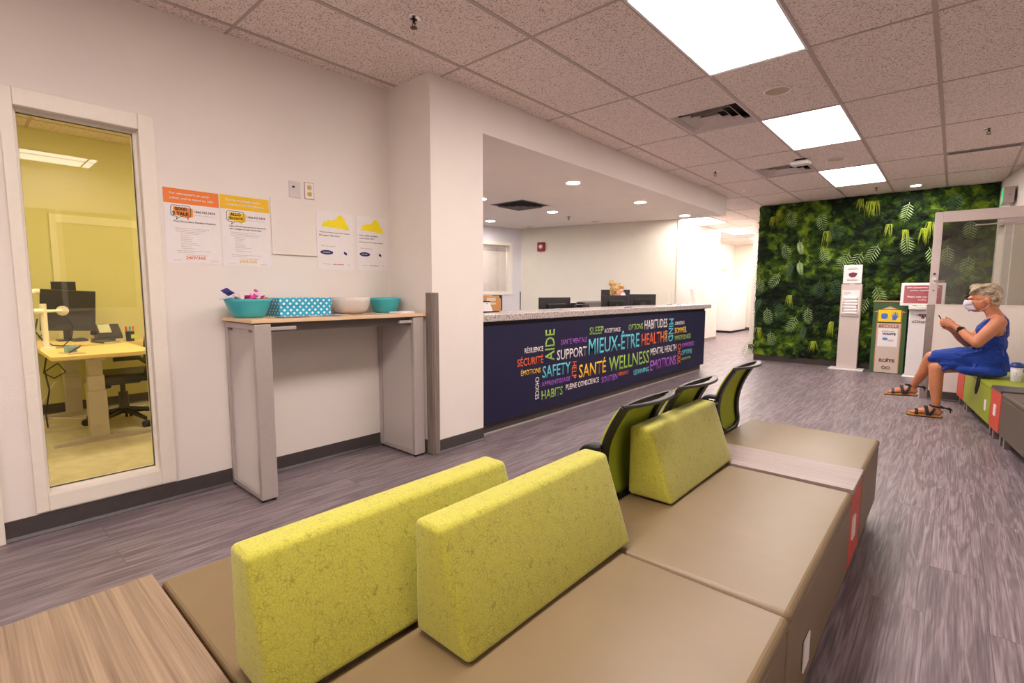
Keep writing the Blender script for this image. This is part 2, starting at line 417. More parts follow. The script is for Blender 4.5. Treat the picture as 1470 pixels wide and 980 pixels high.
# T-bar grid
bm = bmesh.new()
for k in range(-4, 12):
    x = -1.403+.6104*k if True else 0
    if k % 1 == 0 and x < 3:
        y0 = -3.2 if x > XC else (-3.2 if x > XW else 8.41)
        if x < XC and x > XW:
            box(bm, (x-.013, -3.2, CH-.004), (x+.013, 2.33, CH+.001)); box(bm, (x-.011, 8.41, CH-.004), (x+.011, 9.75, CH+.001))
        elif x > XC: box(bm, (x-.013, -3.2, CH-.004), (x+.013, 9.75, CH+.001))
for k in range(-4, 7):
    y = 2.44+1.232*k
    if y < 9.6: box(bm, (XC if 2.4 < y < 8.4 else XW, y-.008, CH-.0035), (2.6, y+.008, CH+.001))
for y in (9.86, 11.1, 12.3, 13.5, 14.8, 16): box(bm, (-5.5, y-.01, CH-.003), (-2.8, y+.01, CH+.001))
for x in (-3.24, -3.85, -4.46, -5.07): box(bm, (x-.01, 8.42, CH-.0035), (x+.01, 17, CH+.001))
for x in (-6.3, -5.1, -3.9): box(bm, (x-.012, -1.3, CH-.003), (x+.012, 2.6, CH+.001))
for y in (-.6, .6, 1.8): box(bm, (-7.3, y-.012, CH-.0035), (-3.5, y+.012, CH+.001))
g = struct(new('ceiling_grid', bm, M['grid']))

# left wall with the office window opening
WO = (.245, .775, .165, 2.115)  # opening y0 y1 z0 z1
struct(bxs('wall_left', [((XW-.1, -3.2, 0), (XW, WO[0], CH)), ((XW-.1, WO[1], 0), (XW, 2.7, CH)),
    ((XW-.1, WO[0], 0), (XW, WO[1], WO[2])), ((XW-.1, WO[0], WO[3]), (XW, WO[1], CH))], M['wall']))
struct(bx('wall_pier', (XW-.1, 2.335, 0), (XC, 2.861, CH), M['wall']))
struct(bx('wall_bulkhead', (XC-.12, 2.861, 2.45), (XC, 8.40, CH), M['wall']))
struct(bx('ceiling_soffit', (-8.6, 2.861, 2.4505), (XC-.12, 8.36, 2.5), M['wall']))
struct(bx('wall_bulkhead_end', (-8.6, 8.36, 2.45), (XC-.12, 8.40, CH), M['wall']))
struct(bx('wall_back', (-3.46, -3.3, 0), (3.2, -3.2, CH), M['wall']))
struct(bx('wall_reception_near', (-8.6, 2.705, 0), (XW-.1, 2.862, 2.745), M['lilac']))
# office window: frame and pane
def rect_frame(bm, axis, at0, at1, o, i):
    """picture frame between outer rect o and inner rect i=(a0,a1,z0,z1)"""
    for (a, b, c, d) in ((o[0], i[0], o[2], o[3]), (i[1], o[1], o[2], o[3]), (i[0], i[1], o[2], i[2]), (i[0], i[1], i[3], o[3])):
        if axis == 'x': box(bm, (at0, a, c), (at1, b, d))
        else: box(bm, (a, at0, c), (b, at1, d))
bm = bmesh.new()
rect_frame(bm, 'x', XW-.10, XW+.018, (.215, .815, .112, 2.165), (.263, .742, .195, 2.082))
rect_frame(bm, 'x', XW-.09, XW-.035, (.25, .76, .17, 2.11), (.275, .727, .211, 2.066))
win = struct(new('window_1', bm, M['trim'], bevel=.004)); 
p = bx('pane', (XW-.062, .27, .205), (XW-.056, .732, 2.07), M['winglass'], win)
bm = bmesh.new(); rect_frame(bm, 'x', XW-.068, XW-.05, (.268, .734, .203, 2.073), (.2765, .7255, .2125, 2.0645)); new('gasket', bm, M['black'], win)
# door casing at the very left
dr = struct(bxs('door_1', [((XW, -.02, 0), (XW+.02, .10, 2.2)), ((XW, -1.05, 0), (XW+.02, -.93, 2.2)), ((XW, -.93, 2.1), (XW+.02, -.02, 2.2))], M['trim'], bevel=.003))
bx('door_leaf', (XW, -.93, .01), (XW+.012, -.02, 2.1), M['trim'], dr)
# rubber base with its little toe
def cove(name, a, b, side, mat=None):
    """base along the line a-b (x,y); side = unit vector into the room"""
    a, b, n = Vector((*a, 0)), Vector((*b, 0)), Vector((*side, 0))
    prof = [(0, 0), (.016, 0), (.016, .004), (.006, .018), (.005, .10), (0, .102)]
    bm = bmesh.new()
    ring_loft(bm, [[p_+n*q[0]+Vector((0, 0, q[1])) for q in prof] for p_ in (a, b)])
    return struct(new(name, bm, mat or M['rubber']))
cove('baseboard_left', (XW, .10), (XW, 2.335), (1, 0))
cove('baseboard_pier', (XW, 2.335), (XC, 2.335), (0, -1))
cove('baseboard_pier_front', (XC, 2.335), (XC, 2.861), (1, 0))
cove('baseboard_left_near', (XW, -3.2), (XW, -1.05), (1, 0))
cove('baseboard_back', (-3.36, -3.2), (2.3, -3.2), (0, 1))
# corner guard
bm = bmesh.new(); box(bm, (-2.905, 2.322, .004), (-2.836, 2.334, 1.212)); box(bm, (-2.8435, 2.334, .004), (-2.832, 2.386, 1.212))
tag(new('corner_guard', bm, M['guard'], bevel=.002), 'brown metal corner guard on the pier beside the high table', 'corner guard')

# reception room walls behind the desk
def wall_seg(name, a, b, z0, z1, th, mat):
    a, b = Vector((*a, 0)), Vector((*b, 0)); d = (b-a).normalized(); n = Vector((-d.y, d.x, 0))*th
    bm = bmesh.new(); ring_loft(bm, [[p_+Vector((0, 0, z)) for p_ in (a, b, b+n, a+n)] for z in (z0, z1)]); return struct(new(name, bm, mat))
wall_seg('wall_reception_back', (-6.484, 7.60), (-3.60, 8.28), 0, 2.449, .12, M['cream'])
A_ = Vector((-6.484, 7.60, 0)); D_ = Vector((-.2, -.86, 0)).normalized(); N_ = Vector((D_.y, -D_.x, 0))  # N_ points away from the room
def wl(s, out, z): return A_+D_*s+N_*out+Vector((0, 0, z))
def slab(bm, s0, s1, z0, z1, o0=0, o1=.1):
    ring_loft(bm, [[wl(s0, o0, z), wl(s1, o0, z), wl(s1, o1, z), wl(s0, o1, z)] for z in (z0, z1)])
bm = bmesh.new(); w0, w1, wz0, wz1 = .28, 1.25, 1.21, 2.12
slab(bm, 0, w0, 0, 2.449); slab(bm, w1, 5.0, 0, 2.449); slab(bm, w0, w1, 0, wz0); slab(bm, w0, w1, wz1, 2.449)
struct(new('wall_reception_left', bm, M['lilac']))
bm = bmesh.new()
for q in ((w0-.05, w0+.015, wz0-.05, wz1+.05), (w1-.015, w1+.05, wz0-.05, wz1+.05), (w0, w1, wz0-.05, wz0+.012), (w0, w1, wz1-.012, wz1+.05)): slab(bm, *q, -.02, .11)
w2 = struct(new('window_2', bm, M['trim']))
bm = bmesh.new(); slab(bm, w0, w1, wz0, wz1, .05, .055); new('pane', bm, M['glass'], w2)
bm = bmesh.new()
for k in range(5): slab(bm, w0+.02, w1-.02, wz1-.03-.022*k, wz1-.02-.022*k, .06, .085)
new('blind', bm, M['silver'], w2)
# room behind window 2
bm = bmesh.new(); slab(bm, -.6, 2.4, 0, 2.6, 1.3, 1.35); slab(bm, -.7, -.6, 0, 2.6, .1, 1.35); slab(bm, 2.4, 2.5, 0, 2.6, .1, 1.35); slab(bm, -.7, 2.5, 2.45, 2.5, .1, 1.35)
struct(new('wall_room_beyond', bm, M['wall']))
bm = bmesh.new(); slab(bm, .3, .9, 2.42, 2.448, .4, .7); l_ = new('ceiling_light', bm, M['hall_light']); tag(l_, 'ceiling light in the small room behind the reception window', 'ceiling light')
# side corner trim (dark edge) next to the window wall
bm = bmesh.new(); slab(bm, .02, .035, .3, 1.22, -.012, 0); struct(new('trim_1', bm, M['charcoal']))
bm = bmesh.new(); slab(bm, 1.9, 5.2, 0, 2.449, 1.35, 1.4); struct(new('wall_reception_far', bm, M['lilac']))

# hallway
struct(bx('wall_hall_left', (-4.62, 8.42, 0), (-4.5, 12.95, CH), M['wall']))
struct(bx('wall_hall_left_far', (-5.6, 12.9, 0), (-5.45, 19, CH), M['wall']))
struct(bx('wall_hall_step', (-5.6, 12.83, 0), (-4.53, 12.945, CH), M['wall']))
struct(bx('wall_hall_end', (-5.6, 17.05, 0), (-2.9, 17.2, CH), M['cream']))
struct(bx('wall_hall_right', (-3.29, 11.5, 0), (-2.2, 19, CH), M['wall']))
cove('baseboard_hall_left', (-4.5, 8.42), (-4.5, 12.95), (1, 0), plain('grey_base', (150, 138, 134), .5))
cove('baseboard_hall_right', (-3.29, 11.5), (-2.2, 11.5), (0, -1))
cove('baseboard_hall_right_side', (-3.29, 11.5), (-3.29, 17), (-1, 0))
cove('baseboard_hall_end', (-5.45, 17.05), (-3.29, 17.05), (0, -1))
cab = thing('storage_cabinet', 'tall white cabinet standing at the far end of the hallway', 'cabinet', (-5.17, 16.1, 0))
bx('body', (-.24, -.6, .06), (.22, .8, 1.66), M['white'], cab, bevel=.01); bx('door', (-.2, -.612, .08), (.2, -.6, 1.64), M['white'], cab, bevel=.004)
bx('side_door', (.22, -.58, .08), (.232, .1, 1.64), M['white'], cab, bevel=.004); bx('plinth', (-.22, -.58, 0), (.2, .78, .06), M['dark'], cab)

# green wall support, right wall, half wall
struct(bx('wall_far', (-2.68, 9.80, 0), (.6, 9.95, CH), M['wall']))
def rslab(bm, s0, s1, z0, z1, o0=0, o1=.12):
    ring_loft(bm, [[wall_r(s0, o0, z), wall_r(s1, o0, z), wall_r(s1, o1, z), wall_r(s0, o1, z)] for z in (z0, z1)])
bm = bmesh.new()
rslab(bm, -.2, .22, 0, CH); rslab(bm, .22, 2.0, 2.2, CH); rslab(bm, 2.0, 3.6, 0, CH); rslab(bm, 3.6, 9.6, 0, .95); rslab(bm, 3.6, 9.6, 2.25, CH); rslab(bm, 9.6, 13.4, 0, CH)
wr = struct(new('wall_right', bm, M['wall']))
# entrance in the right wall (frame, glass) and what lies beyond it
bm = bmesh.new()
for q in ((.22, .30, 0, 2.2), (1.92, 2.0, 0, 2.2), (.30, 1.92, 2.12, 2.2), (.62, .69, 0, 2.12), (1.05, 1.1, 0, 2.12)): rslab(bm, *q, -.03, .13)
d2 = struct(new('door_2', bm, M['trim'], bevel=.003))
bm = bmesh.new(); rslab(bm, .69, 1.05, .1, 2.1, .04, .05); new('pane', bm, M['glass'], d2)
bm = bmesh.new(); rslab(bm, .63, .68, 1.08, 1.16, -.05, -.03); rslab(bm, .63, .68, .96, 1.04, -.05, -.03); new('lock_plate', bm, M['black'], d2)
bm = bmesh.new(); rslab(bm, -.5, 3.3, 0, CH, 1.7, 1.8); rslab(bm, -.6, -.5, 0, CH, .12, 1.8); rslab(bm, 3.3, 3.4, 0, CH, .12, 1.8); rslab(bm, -.6, 3.4, 2.7, CH, .12, 1.8); rslab(bm, -.6, 3.4, -.03, -.004, .12, 1.8)
struct(new('wall_vestibule', bm, M['cream']))
bm = bmesh.new(); rslab(bm, .4, 1.6, 2.66, 2.69, .8, 1.1); l_ = new('ceiling_light', bm, M['panel_light']); tag(l_, 'light panel above the vestibule beyond the right hand door', 'ceiling light')
bm = bmesh.new()
rslab(bm, .7, 1.0, .0, 1.85, 1.3, 1.6)
tag(new('notice_cabinet', bm, M['charcoal'], bevel=.01), 'dark cabinet seen through the far right doorway', 'cabinet')
# windows of the right wall behind the bench, dark beyond
bm = bmesh.new()
for k in range(9):
    s = 3.6+k*.75; rslab(bm, s-.025, s+.025, .95, 2.25, -.015, .1)
rslab(bm, 3.6, 9.6, .95, .99, -.015, .1); rslab(bm, 3.6, 9.6, 2.21, 2.25, -.015, .1)
w3 = struct(new('window_3', bm, M['trim'])); bm = bmesh.new(); rslab(bm, 3.6, 9.6, .97, 2.23, .05, .056); new('pane', bm, M['glass'], w3)
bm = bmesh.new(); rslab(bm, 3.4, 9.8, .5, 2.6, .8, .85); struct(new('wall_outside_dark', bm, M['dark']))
cb = [wall_r(s, -.0, 0) for s in (2.3, 12.9)]
cove('baseboard_right', (cb[0].x, cb[0].y), (cb[1].x, cb[1].y), (-math.cos(WANG), -math.sin(WANG)))
# half wall with steel end post
hw = struct(bx('wall_half', (-.158, 7.46, 0), (.75, 7.545, 1.09), M['wall'])); bx('cap', (-.158, 7.455, 1.083), (.75, 7.55, 1.093), M['trim'], hw)
bm = bmesh.new(); box(bm, (-.228, 7.452, 0), (-.157, 7.55, 1.092))
tag(new('end_post', bm, M['steel'], bevel=.003), 'brushed steel end post closing the low white half wall', 'post')
cove('baseboard_half', (-.157, 7.46), (.75, 7.46), (0, -1))
# glazed door leaf standing open behind the half wall
door = struct(bpy.data.objects.new('door_3', None)); COL.objects.link(door); door.location = (0, 7.63, 0)
bm = bmesh.new()
for a, b in (((-.228, -.022, .02), (-.152, .022, 2.145)), ((.66, -.022, .02), (.74, .022, 2.145)), ((-.152, -.022, 2.025), (.66, .022, 2.145)), ((-.152, -.022, .02), (.66, .022, .25))): box(bm, a, b)
new('stile_frame', bm, plain('pale_door_metal', (214, 200, 196), .4, .1, var=.02), door, bevel=.004)
bx('pane', (-.152, -.004, .25), (.66, .004, 2.025), M['doorglass'], door)
bm = bmesh.new(); lathe(bm, [(.0, -.03), (.013, -.03), (.013, -.02), (.0, -.02)], (-.188, 0, 1.44), 12, 'y'); lathe(bm, [(0, -.03), (.008, -.03), (.008, -.02), (0, -.02)], (-.186, 0, 1.25), 12, 'y'); new('lock_cylinder', bm, M['charcoal'], door)
bm = bmesh.new(); box(bm, (-.21, -.03, 1.32), (-.168, -.022, 1.40)); tube(bm, [(-.19, -.022, 1.36), (-.19, -.06, 1.36), (-.09, -.062, 1.358)], .008); new('lever_handle', bm, M['chrome'], door, smooth=False)
bm = bmesh.new(); box(bm, (.34, -.055, 1.955), (.60, -.022, 2.02)); tube(bm, [(.47, -.05, 1.98), (.2, -.10, 1.965), (.12, -.11, 1.965)], .008); new('door_closer', bm, M['silver'], door, bevel=.003)
# ================================================================== ceiling fittings
def panel_light(x0, y0, mat, label, z=CH, w=.6104, l=1.232, group='long ceiling light panels'):
    t = thing('ceiling_light', label, 'ceiling light', (x0, y0, z), 0, group)
    bm = bmesh.new(); e = .014
    for a, b in (((0, 0, -.006), (e, l, .0)), ((w-e, 0, -.006), (w, l, 0)), ((e, 0, -.006), (w-e, e, 0)), ((e, l-e, -.006), (w-e, l, 0))): box(bm, a, b)
    new('frame', bm, M['white'], t); bx('diffuser', (e, e, -.003), (w-e, l-e, -.001), mat, t); return t
panel_light(-1.403, 2.46, M['panel_light'], 'largest white light panel at the top of the picture')
panel_light(-1.403, 4.916, M['panel_light'], 'middle light panel, between the two round ceiling speakers')
panel_light(-1.403, 7.393, M['panel_light'], 'light panel nearest the living wall')
panel_light(-1.403, -.02, M['panel_light'], 'light panel directly overhead, out of the picture')
panel_light(-1.403, -2.5, M['panel_light'], 'light panel behind the viewer, out of the picture')
for y in (.07,): panel_light(.80, y, glow('side_panel_light', (255, 240, 232), 5.0), 'light panel of the right hand row, out of the picture')
for i, y in enumerate((-.8, 1.2)): panel_light(-5.2, y, M['office_light'], 'light panel in the yellow office', z=CH-.002, group='office light panels')
panel_light(-4.46, 10.2, M['hall_light'], 'hallway light panel nearest the reception desk', z=CH-.002, group='hallway light panels')
panel_light(-4.46, 12.65, M['hall_light'], 'second hallway light panel from the reception desk', z=CH-.002, group='hallway light panels')
panel_light(-4.46, 15.1, M['hall_light'], 'hallway light panel above the far white cabinet', z=CH-.002, group='hallway light panels')
def vent(x, y, z, w, label, mat, deep=.10):
    t = thing('ceiling_vent', label, 'ceiling vent', (x, y, z)); k_ = w/.6
    if deep > 0: bxs('backing', [((-w/2, -w/2, deep), (w/2, w/2, deep+.005)), ((-w/2, -w/2, .06), (-w/2+.005, w/2, deep)), ((w/2-.005, -w/2, .06), (w/2, w/2, deep)), ((-w/2, -w/2, .06), (w/2, -w/2+.005, deep)), ((-w/2, w/2-.005, .06), (w/2, w/2, deep))], M['dark'], t)
    else: bx('backing', (-w/2+.01, -w/2+.01, -.001), (w/2-.01, w/2-.01, .0), M['dark'], t)
    def ringq(bm, a, b, za, zb, th=.002):
        for k in range(4):
            c, s = math.cos(k*PI/2), math.sin(k*PI/2)
            def P(px, py, pz): return (px*c-py*s, px*s+py*c, pz)
            q = [P(-a, -a, za), P(a, -a, za), P(b, -b, zb), P(-b, -b, zb)]
            A = [bm.verts.new(p) for p in q]; B = [bm.verts.new((p[0], p[1], p[2]-th)) for p in q]
            bm.faces.new(A); bm.faces.new(B[::-1])
            for i in range(4): bm.faces.new((A[i], B[i], B[(i+1) % 4], A[(i+1) % 4]))
    if deep > 0:
        bm = bmesh.new(); ringq(bm, w/2, w/2-.02, -.001, -.001); ringq(bm, w/2-.02, w/2-.05, -.001, .035); new('frame', bm, mat, t)
        for a in (.215, .150, .085):
            bm = bmesh.new(); ringq(bm, a*k_, (a-.045)*k_, .004, .045); new('louver', bm, mat, t)
        bm = bmesh.new(); box(bm, (-.03, -.03, .02), (.03, .03, .03)); new('centre_plate', bm, mat, t)
    else:
        bm = bmesh.new(); ringq(bm, w/2, w/2-.035, -.002, -.004); new('frame', bm, mat, t)
        for a, b in ((.225, .195), (.165, .135), (.105, .075)):
            bm = bmesh.new(); ringq(bm, a*k_, b*k_, -.030, -.004); new('louver', bm, mat, t)
    return t
vent(-1.708, 4.607, CH, .6, 'square ceiling vent nearest the viewer, with stepped louvers', M['vent'])
vent(-1.708, 7.085, CH, .6, 'square ceiling vent beyond the white sensor box', M['vent'])
vent(-4.72, 5.5, 2.449, .6, 'dark square vent in the ceiling above the reception desk', plain('grey_vent', (110, 104, 104), .5), deep=0)
def speaker(x, y, label, r=.10, z=CH):
    t = thing('ceiling_speaker', label, 'ceiling speaker', (x, y, z))
    bm = bmesh.new(); lathe(bm, [(r, 0), (r, -.006), (r-.012, -.009), (r-.016, -.004), (r-.016, 0)]); new('rim', bm, M['trim'], t, smooth=False)
    bm = bmesh.new(); lathe(bm, [(0.001, -.003), (r-.016, -.003), (r-.016, -.001), (.001, -.001)]); new('grille', bm, plain('speaker_grille', (196, 178, 158), .8, var=.1, scale=400), t)
speaker(-1.112, 4.286, 'round ceiling speaker between the large and middle light panels')
speaker(-1.124, 6.868, 'round ceiling speaker between the middle and far light panels')
speaker(-6.16, 7.45, 'round speaker in the reception ceiling near the cream corner', z=2.45, r=.09)
speaker(-4.79, 7.6, 'round speaker in the reception ceiling above the receptionist', z=2.45, r=.09)
def sprinkler(x, y, label, z=CH, mat=None):
    t = thing('fire_sprinkler', label, 'sprinkler', (x, y, z)); mt = mat or plain('bronze', (96, 78, 64), .35, .8)
    bm = bmesh.new(); lathe(bm, [(.04, 0), (.038, -.006), (.02, -.009), (.018, 0)]); new('escutcheon', bm, M['chrome'], t)
    bm = bmesh.new(); tube(bm, [(0, 0, 0), (0, 0, -.03)], .008); tube(bm, [(.008, 0, -.02), (.014, 0, -.035), (.003, 0, -.05)], .003, 6); tube(bm, [(-.008, 0, -.02), (-.014, 0, -.035), (-.003, 0, -.05)], .003, 6); new('body', bm, mt, t)
    bm = bmesh.new(); lathe(bm, [(.001, -.05), (.02, -.052), (.02, -.054), (.001, -.053)]); new('deflector', bm, mt, t)
sprinkler(-2.374, 1.843, 'bronze sprinkler in the ceiling nearest the viewer, top left')
sprinkler(-2.381, 6.58, 'sprinkler in the ceiling beside the far end of the bulkhead')
sprinkler(.136, 6.53, 'sprinkler in the ceiling at the right edge of the picture')
sprinkler(-.954, 9.03, 'sprinkler in the ceiling close to the living wall')
sprinkler(-4.84, 6.87, 'sprinkler in the reception ceiling', 2.45)
def downlight(x, y, z, label, group=None, r=.075, mat=None):
    t = thing('downlight', label, 'downlight', (x, y, z), 0, group)
    bm = bmesh.new(); lathe(bm, [(r+.018, 0), (r+.016, -.006), (r, -.007), (r, 0)]); new('rim', bm, M['white'], t)
    bm = bmesh.new(); lathe(bm, [(.001, -.003), (r, -.003), (r, -.001), (.001, -.001)]); new('lens', bm, mat or M['down_light'], t)
downlight(-.517, 9.25, CH, 'round downlight just in front of the living wall', r=.06)
G_ = 'downlights over the reception desk'
downlight(-3.314, 4.78, 2.45, 'nearest downlight in the row above the counter', G_)
downlight(-3.32, 6.4, 2.45, 'middle downlight in the row above the counter', G_)
downlight(-3.334, 7.95, 2.45, 'farthest downlight in the row above the counter', G_)
downlight(-4.806, 4.79, 2.45, 'downlight partly hidden by the pier edge', G_)
downlight(-4.743, 6.29, 2.45, 'bright downlight right of the dark reception vent', G_)
downlight(-6.168, 6.39, 2.45, 'downlight near the reception window', G_)
downlight(-6.1, 4.6, 2.45, 'downlight deep in the reception room, hidden behind the pier', G_)
t = thing('ceiling_sensor', 'white rounded sensor box under the ceiling beside the second vent', 'sensor', (-1.43, 6.62, CH))
bx('mount', (-.05, -.05, -.02), (.05, .05, 0), M['dark'], t); bx('housing', (-.10, -.07, -.065), (.10, .07, -.02), M['white'], t, bevel=.02, seg=3)
t = thing('linear_vent', 'narrow grey slot vent across the ceiling at the right', 'ceiling vent', (.128, 7.42, CH))
bx('frame', (-.30, -.075, -.006), (.30, .045, 0), plain('slot_grey', (150, 138, 138), .5), t); bxs('slot', [((-.28, -.04, -.0075), (.28, -.03, -.006)), ((-.28, .0, -.0075), (.28, .01, -.006))], M['dark'], t)
# exit sign
p_ = wall_r(.80, -.075, 2.43)
t = thing('exit_sign', 'lit green exit sign box on the right wall above the doorway', 'exit sign', p_, 0)
bx('housing', (-.035, -.15, -.09), (.07, .15, .105), plain('grey_box', (178, 164, 158), .5), t, bevel=.006)
bx('face', (-.039, -.14, -.08), (-.035, .14, .095), glow('exit_green', (20, 190, 100), .8), t)
bx('knob', (.02, -.165, 0), (.03, -.16, .012), M['charcoal'], t)
fig = flat((235, 250, 240))
bm = bmesh.new(); ball(bm, (-.041, .02, .078), (.002, .018, .014), 8)
for q in (((-.042, .0, .01), (-.039, .04, .062)), ((-.042, -.05, .035), (-.039, .0, .048)), ((-.042, .04, .03), (-.039, .085, .045)), ((-.042, -.03, -.07), (-.039, -.005, .012)), ((-.042, .03, -.07), (-.039, .055, .012))): box(bm, *q)
new('running_figure', bm, fig, t)
# fire alarms
t = thing('fire_alarm', 'red fire alarm box on the cream wall behind reception', 'fire alarm', (-6.05, 7.695, 2.085), math.radians(13.4))
bx('base', (-.075, -.05, -.085), (.075, 0, .085), flat((150, 36, 32)), t, bevel=.008); bm = bmesh.new(); lathe(bm, [(.001, -.07), (.035, -.065), (.038, -.05), (.001, -.05)], axis='y'); new('lens', bm, M['white'], t)
t = thing('fire_alarm', 'red fire alarm on the white hallway wall', 'fire alarm', (-5.45, 15.3, 2.06))
bx('base', (0, -.12, -.12), (.05, .12, .12), flat((206, 40, 34)), t, bevel=.01); bx('lens', (.05, -.04, -.04), (.07, .04, .04), M['white'], t)
t = thing('hallway_sign', 'small pale green sign on the hallway wall', 'sign', (-5.45, 16.2, 1.9))
bx('plate', (0, -.2, -.03), (.02, .2, .04), flat((150, 200, 140)), t); bx('mount', (0, -.02, -.05), (.012, .02, .05), M['white'], t)

# ================================================================== reception desk
dk = thing('reception_desk', 'long navy reception desk with coloured words and granite counter', 'reception desk', (-2.9, 2.87, 0))
L = 4.98
bx('front_panel', (-.03, 0, .095), (0, L, .935), M['navy'], dk, bevel=.002)
bx('top_rail', (-.05, 0, .935), (-.015, L, .972), plain('shadow_navy', (22, 20, 44), .5), dk)  # shadow below the countertop, painted as a darker navy strip
bx('toe_kick', (-.09, 0, 0), (-.035, L-.05, .095), M['rubber'], dk)
bx('kick_strip', (-.035, 0, 0), (-.026, L-.05, .012), M['silver'], dk)
bx('end_panel', (-.50, L-.03, .08), (-.03, L, .97), M['navy'], dk)
bxs('countertop', [((-.46, -.005, .972), (.045, .78, 1.033)), ((-.46, .782, .972), (.045, L+.12, 1.033))], M['granite'], dk, bevel=.006)
bx('work_surface', (-1.1, .05, .71), (-.2, L-.05, .74), M['beech'], dk)
bx('inner_panel', (-.22, .02, 0), (-.19, L-.05, .97), M['cream'], dk)
bx('drawer_block', (-.95, 3.9, .02), (-.35, 4.6, .70), M['silver'], dk, bevel=.004)
WORDS = [
    ('RÉSILIENCE', 3.45, 0.659, 3.727, 0.707, 'w', 'h'),
    ('AIDE', 3.756, 0.552, 3.906, 0.859, 'g', 'up'),
    ('SÉCURITÉ', 3.348, 0.545, 3.728, 0.615, 'o', 'h'),
    ('ÉMOTIONS', 3.401, 0.456, 3.688, 0.505, 'y', 'h'),
    ('CHOICES', 3.609, 0.204, 3.668, 0.419, 'w', 'dn'),
    ('SAFETY', 3.716, 0.394, 4.184, 0.512, 'c', 'h'),
    ('HELP', 4.211, 0.327, 4.293, 0.505, 'o', 'dn'),
    ('APPRENTISSAGE', 3.704, 0.313, 4.182, 0.36, 'p', 'h'),
    ('HABITS', 3.706, 0.185, 4.053, 0.276, 'g', 'h'),
    ('SANTÉ MENTALE', 4.011, 0.692, 4.482, 0.746, 'p', 'h'),
    ('SUPPORT', 3.949, 0.544, 4.485, 0.647, 'w', 'h'),
    ('SLEEP', 4.531, 0.761, 4.816, 0.844, 'g', 'h'),
    ('ACCEPTANCE', 4.834, 0.763, 5.19, 0.812, 'w', 'h'),
    ('MIEUX-ÊTRE', 4.518, 0.541, 5.669, 0.717, 'c', 'h'),
    ('SANTÉ', 4.339, 0.315, 4.884, 0.458, 'y', 'h'),
    ('WELLNESS', 4.946, 0.31, 5.955, 0.479, 'g', 'h'),
    ('PLEINE CONSCIENCE', 4.107, 0.222, 4.738, 0.281, 'w', 'h'),
    ('SOUTIEN', 4.792, 0.202, 5.145, 0.272, 'p', 'h'),
    ('RÉSILIENCE', 5.17, 0.236, 5.407, 0.276, 'o', 'h'),
    ('OPTIONS', 5.385, 0.761, 5.753, 0.834, 'g', 'h'),
    ('HABITUDES', 5.8, 0.748, 6.466, 0.867, 'w', 'h'),
    ('HEALTH', 5.73, 0.548, 6.378, 0.698, 'o', 'h'),
    ('ESPRIT', 6.401, 0.545, 6.475, 0.699, 'y', 'dn'),
    ('MIND', 6.514, 0.542, 6.666, 0.86, 'c', 'dn'),
    ('CONSCIENCE', 6.719, 0.762, 7.04, 0.808, 'w', 'h'),
    ('SOMMEIL', 6.718, 0.642, 7.134, 0.724, 'y', 'h'),
    ('MINDFULNESS', 6.727, 0.543, 7.29, 0.612, 'g', 'h'),
    ('MENTAL HEALTH', 5.989, 0.402, 6.789, 0.492, 'w', 'h'),
    ('EMOTIONS', 5.988, 0.196, 6.791, 0.334, 'p', 'h'),
    ('LEARNING', 5.549, 0.199, 5.955, 0.263, 'c', 'h'),
    ('CHOIX', 6.838, 0.199, 6.96, 0.487, 'o', 'dn'),
    ('AWARENESS', 6.984, 0.423, 7.44, 0.487, 'p', 'h'),
    ('OPTIONS', 6.982, 0.311, 7.358, 0.384, 'c', 'h'),
    ('ACCEPTATION', 6.989, 0.236, 7.311, 0.272, 'g', 'h')]
cols = dict(w=(240, 232, 230), o=(238, 104, 44), g=(150, 192, 78), c=(100, 204, 222), y=(250, 196, 40), p=(170, 92, 206))
for s, y0, z0, y1, z1, cc, mode in WORDS:
    y0 -= 2.87; y1 -= 2.87
    if mode == 'h': O, R, U, w, h = (0, y0, z0), (0, 1, 0), (0, 0, 1), y1-y0, z1-z0
    elif mode == 'up': O, R, U, w, h = (0, y1, z0), (0, 0, 1), (0, -1, 0), z1-z0, y1-y0
    else: O, R, U, w, h = (0, y0, z1), (0, 0, -1), (0, 1, 0), z1-z0, y1-y0
    ratio = w/h/len(s)
    text('word', s, flat(cols[cc]), O, R, U, w, h, dk, bold=.010)
# things on and behind the desk
def monitor(x, y, z, w, h, rz, label, tilt=0, foot=.74):
    t = thing('computer_monitor', label, 'monitor', (x, y, foot), rz, 'monitors at the reception desk')
    zz = z-foot
    bx('bezel', (-.012, -w/2, zz-h), (.012, w/2, zz), M['screen'], t, bevel=.004)
    bx('back_bulge', (.012, -w*.3, zz-h*.85), (.035, w*.3, zz-h*.2), M['black'], t, bevel=.01)
    bx('display', (-.014, -w/2+.012, zz-h+.02), (-.012, w/2-.012, zz-.012), glow('display_glow', (150, 180, 230), .6) if 'display_glow' not in _mc else _mc['display_glow'], t)
    bx('stand', (.012, -.035, .01), (.05, .035, zz-h*.35), M['charcoal'], t, bevel=.005); bx('foot', (-.09, -.12, 0), (.11, .12, .012), M['charcoal'], t, bevel=.004); return t
_mc['display_glow'] = glow('display_glow', (150, 180, 230), .6)
monitor(-3.52, 4.74, 1.155, .60, .36, math.radians(0), 'leftmost black monitor behind the counter')
monitor(-3.52, 6.12, 1.175, .60, .36, math.radians(-4), 'black monitor directly in front of the receptionist')
monitor(-3.40, 6.70, 1.19, .42, .34, math.radians(-38), 'angled black monitor to the right of the receptionist')
monitor(-4.30, 7.50, 1.26, .52, .36, math.radians(-35), 'dark monitor standing behind the receptionist')
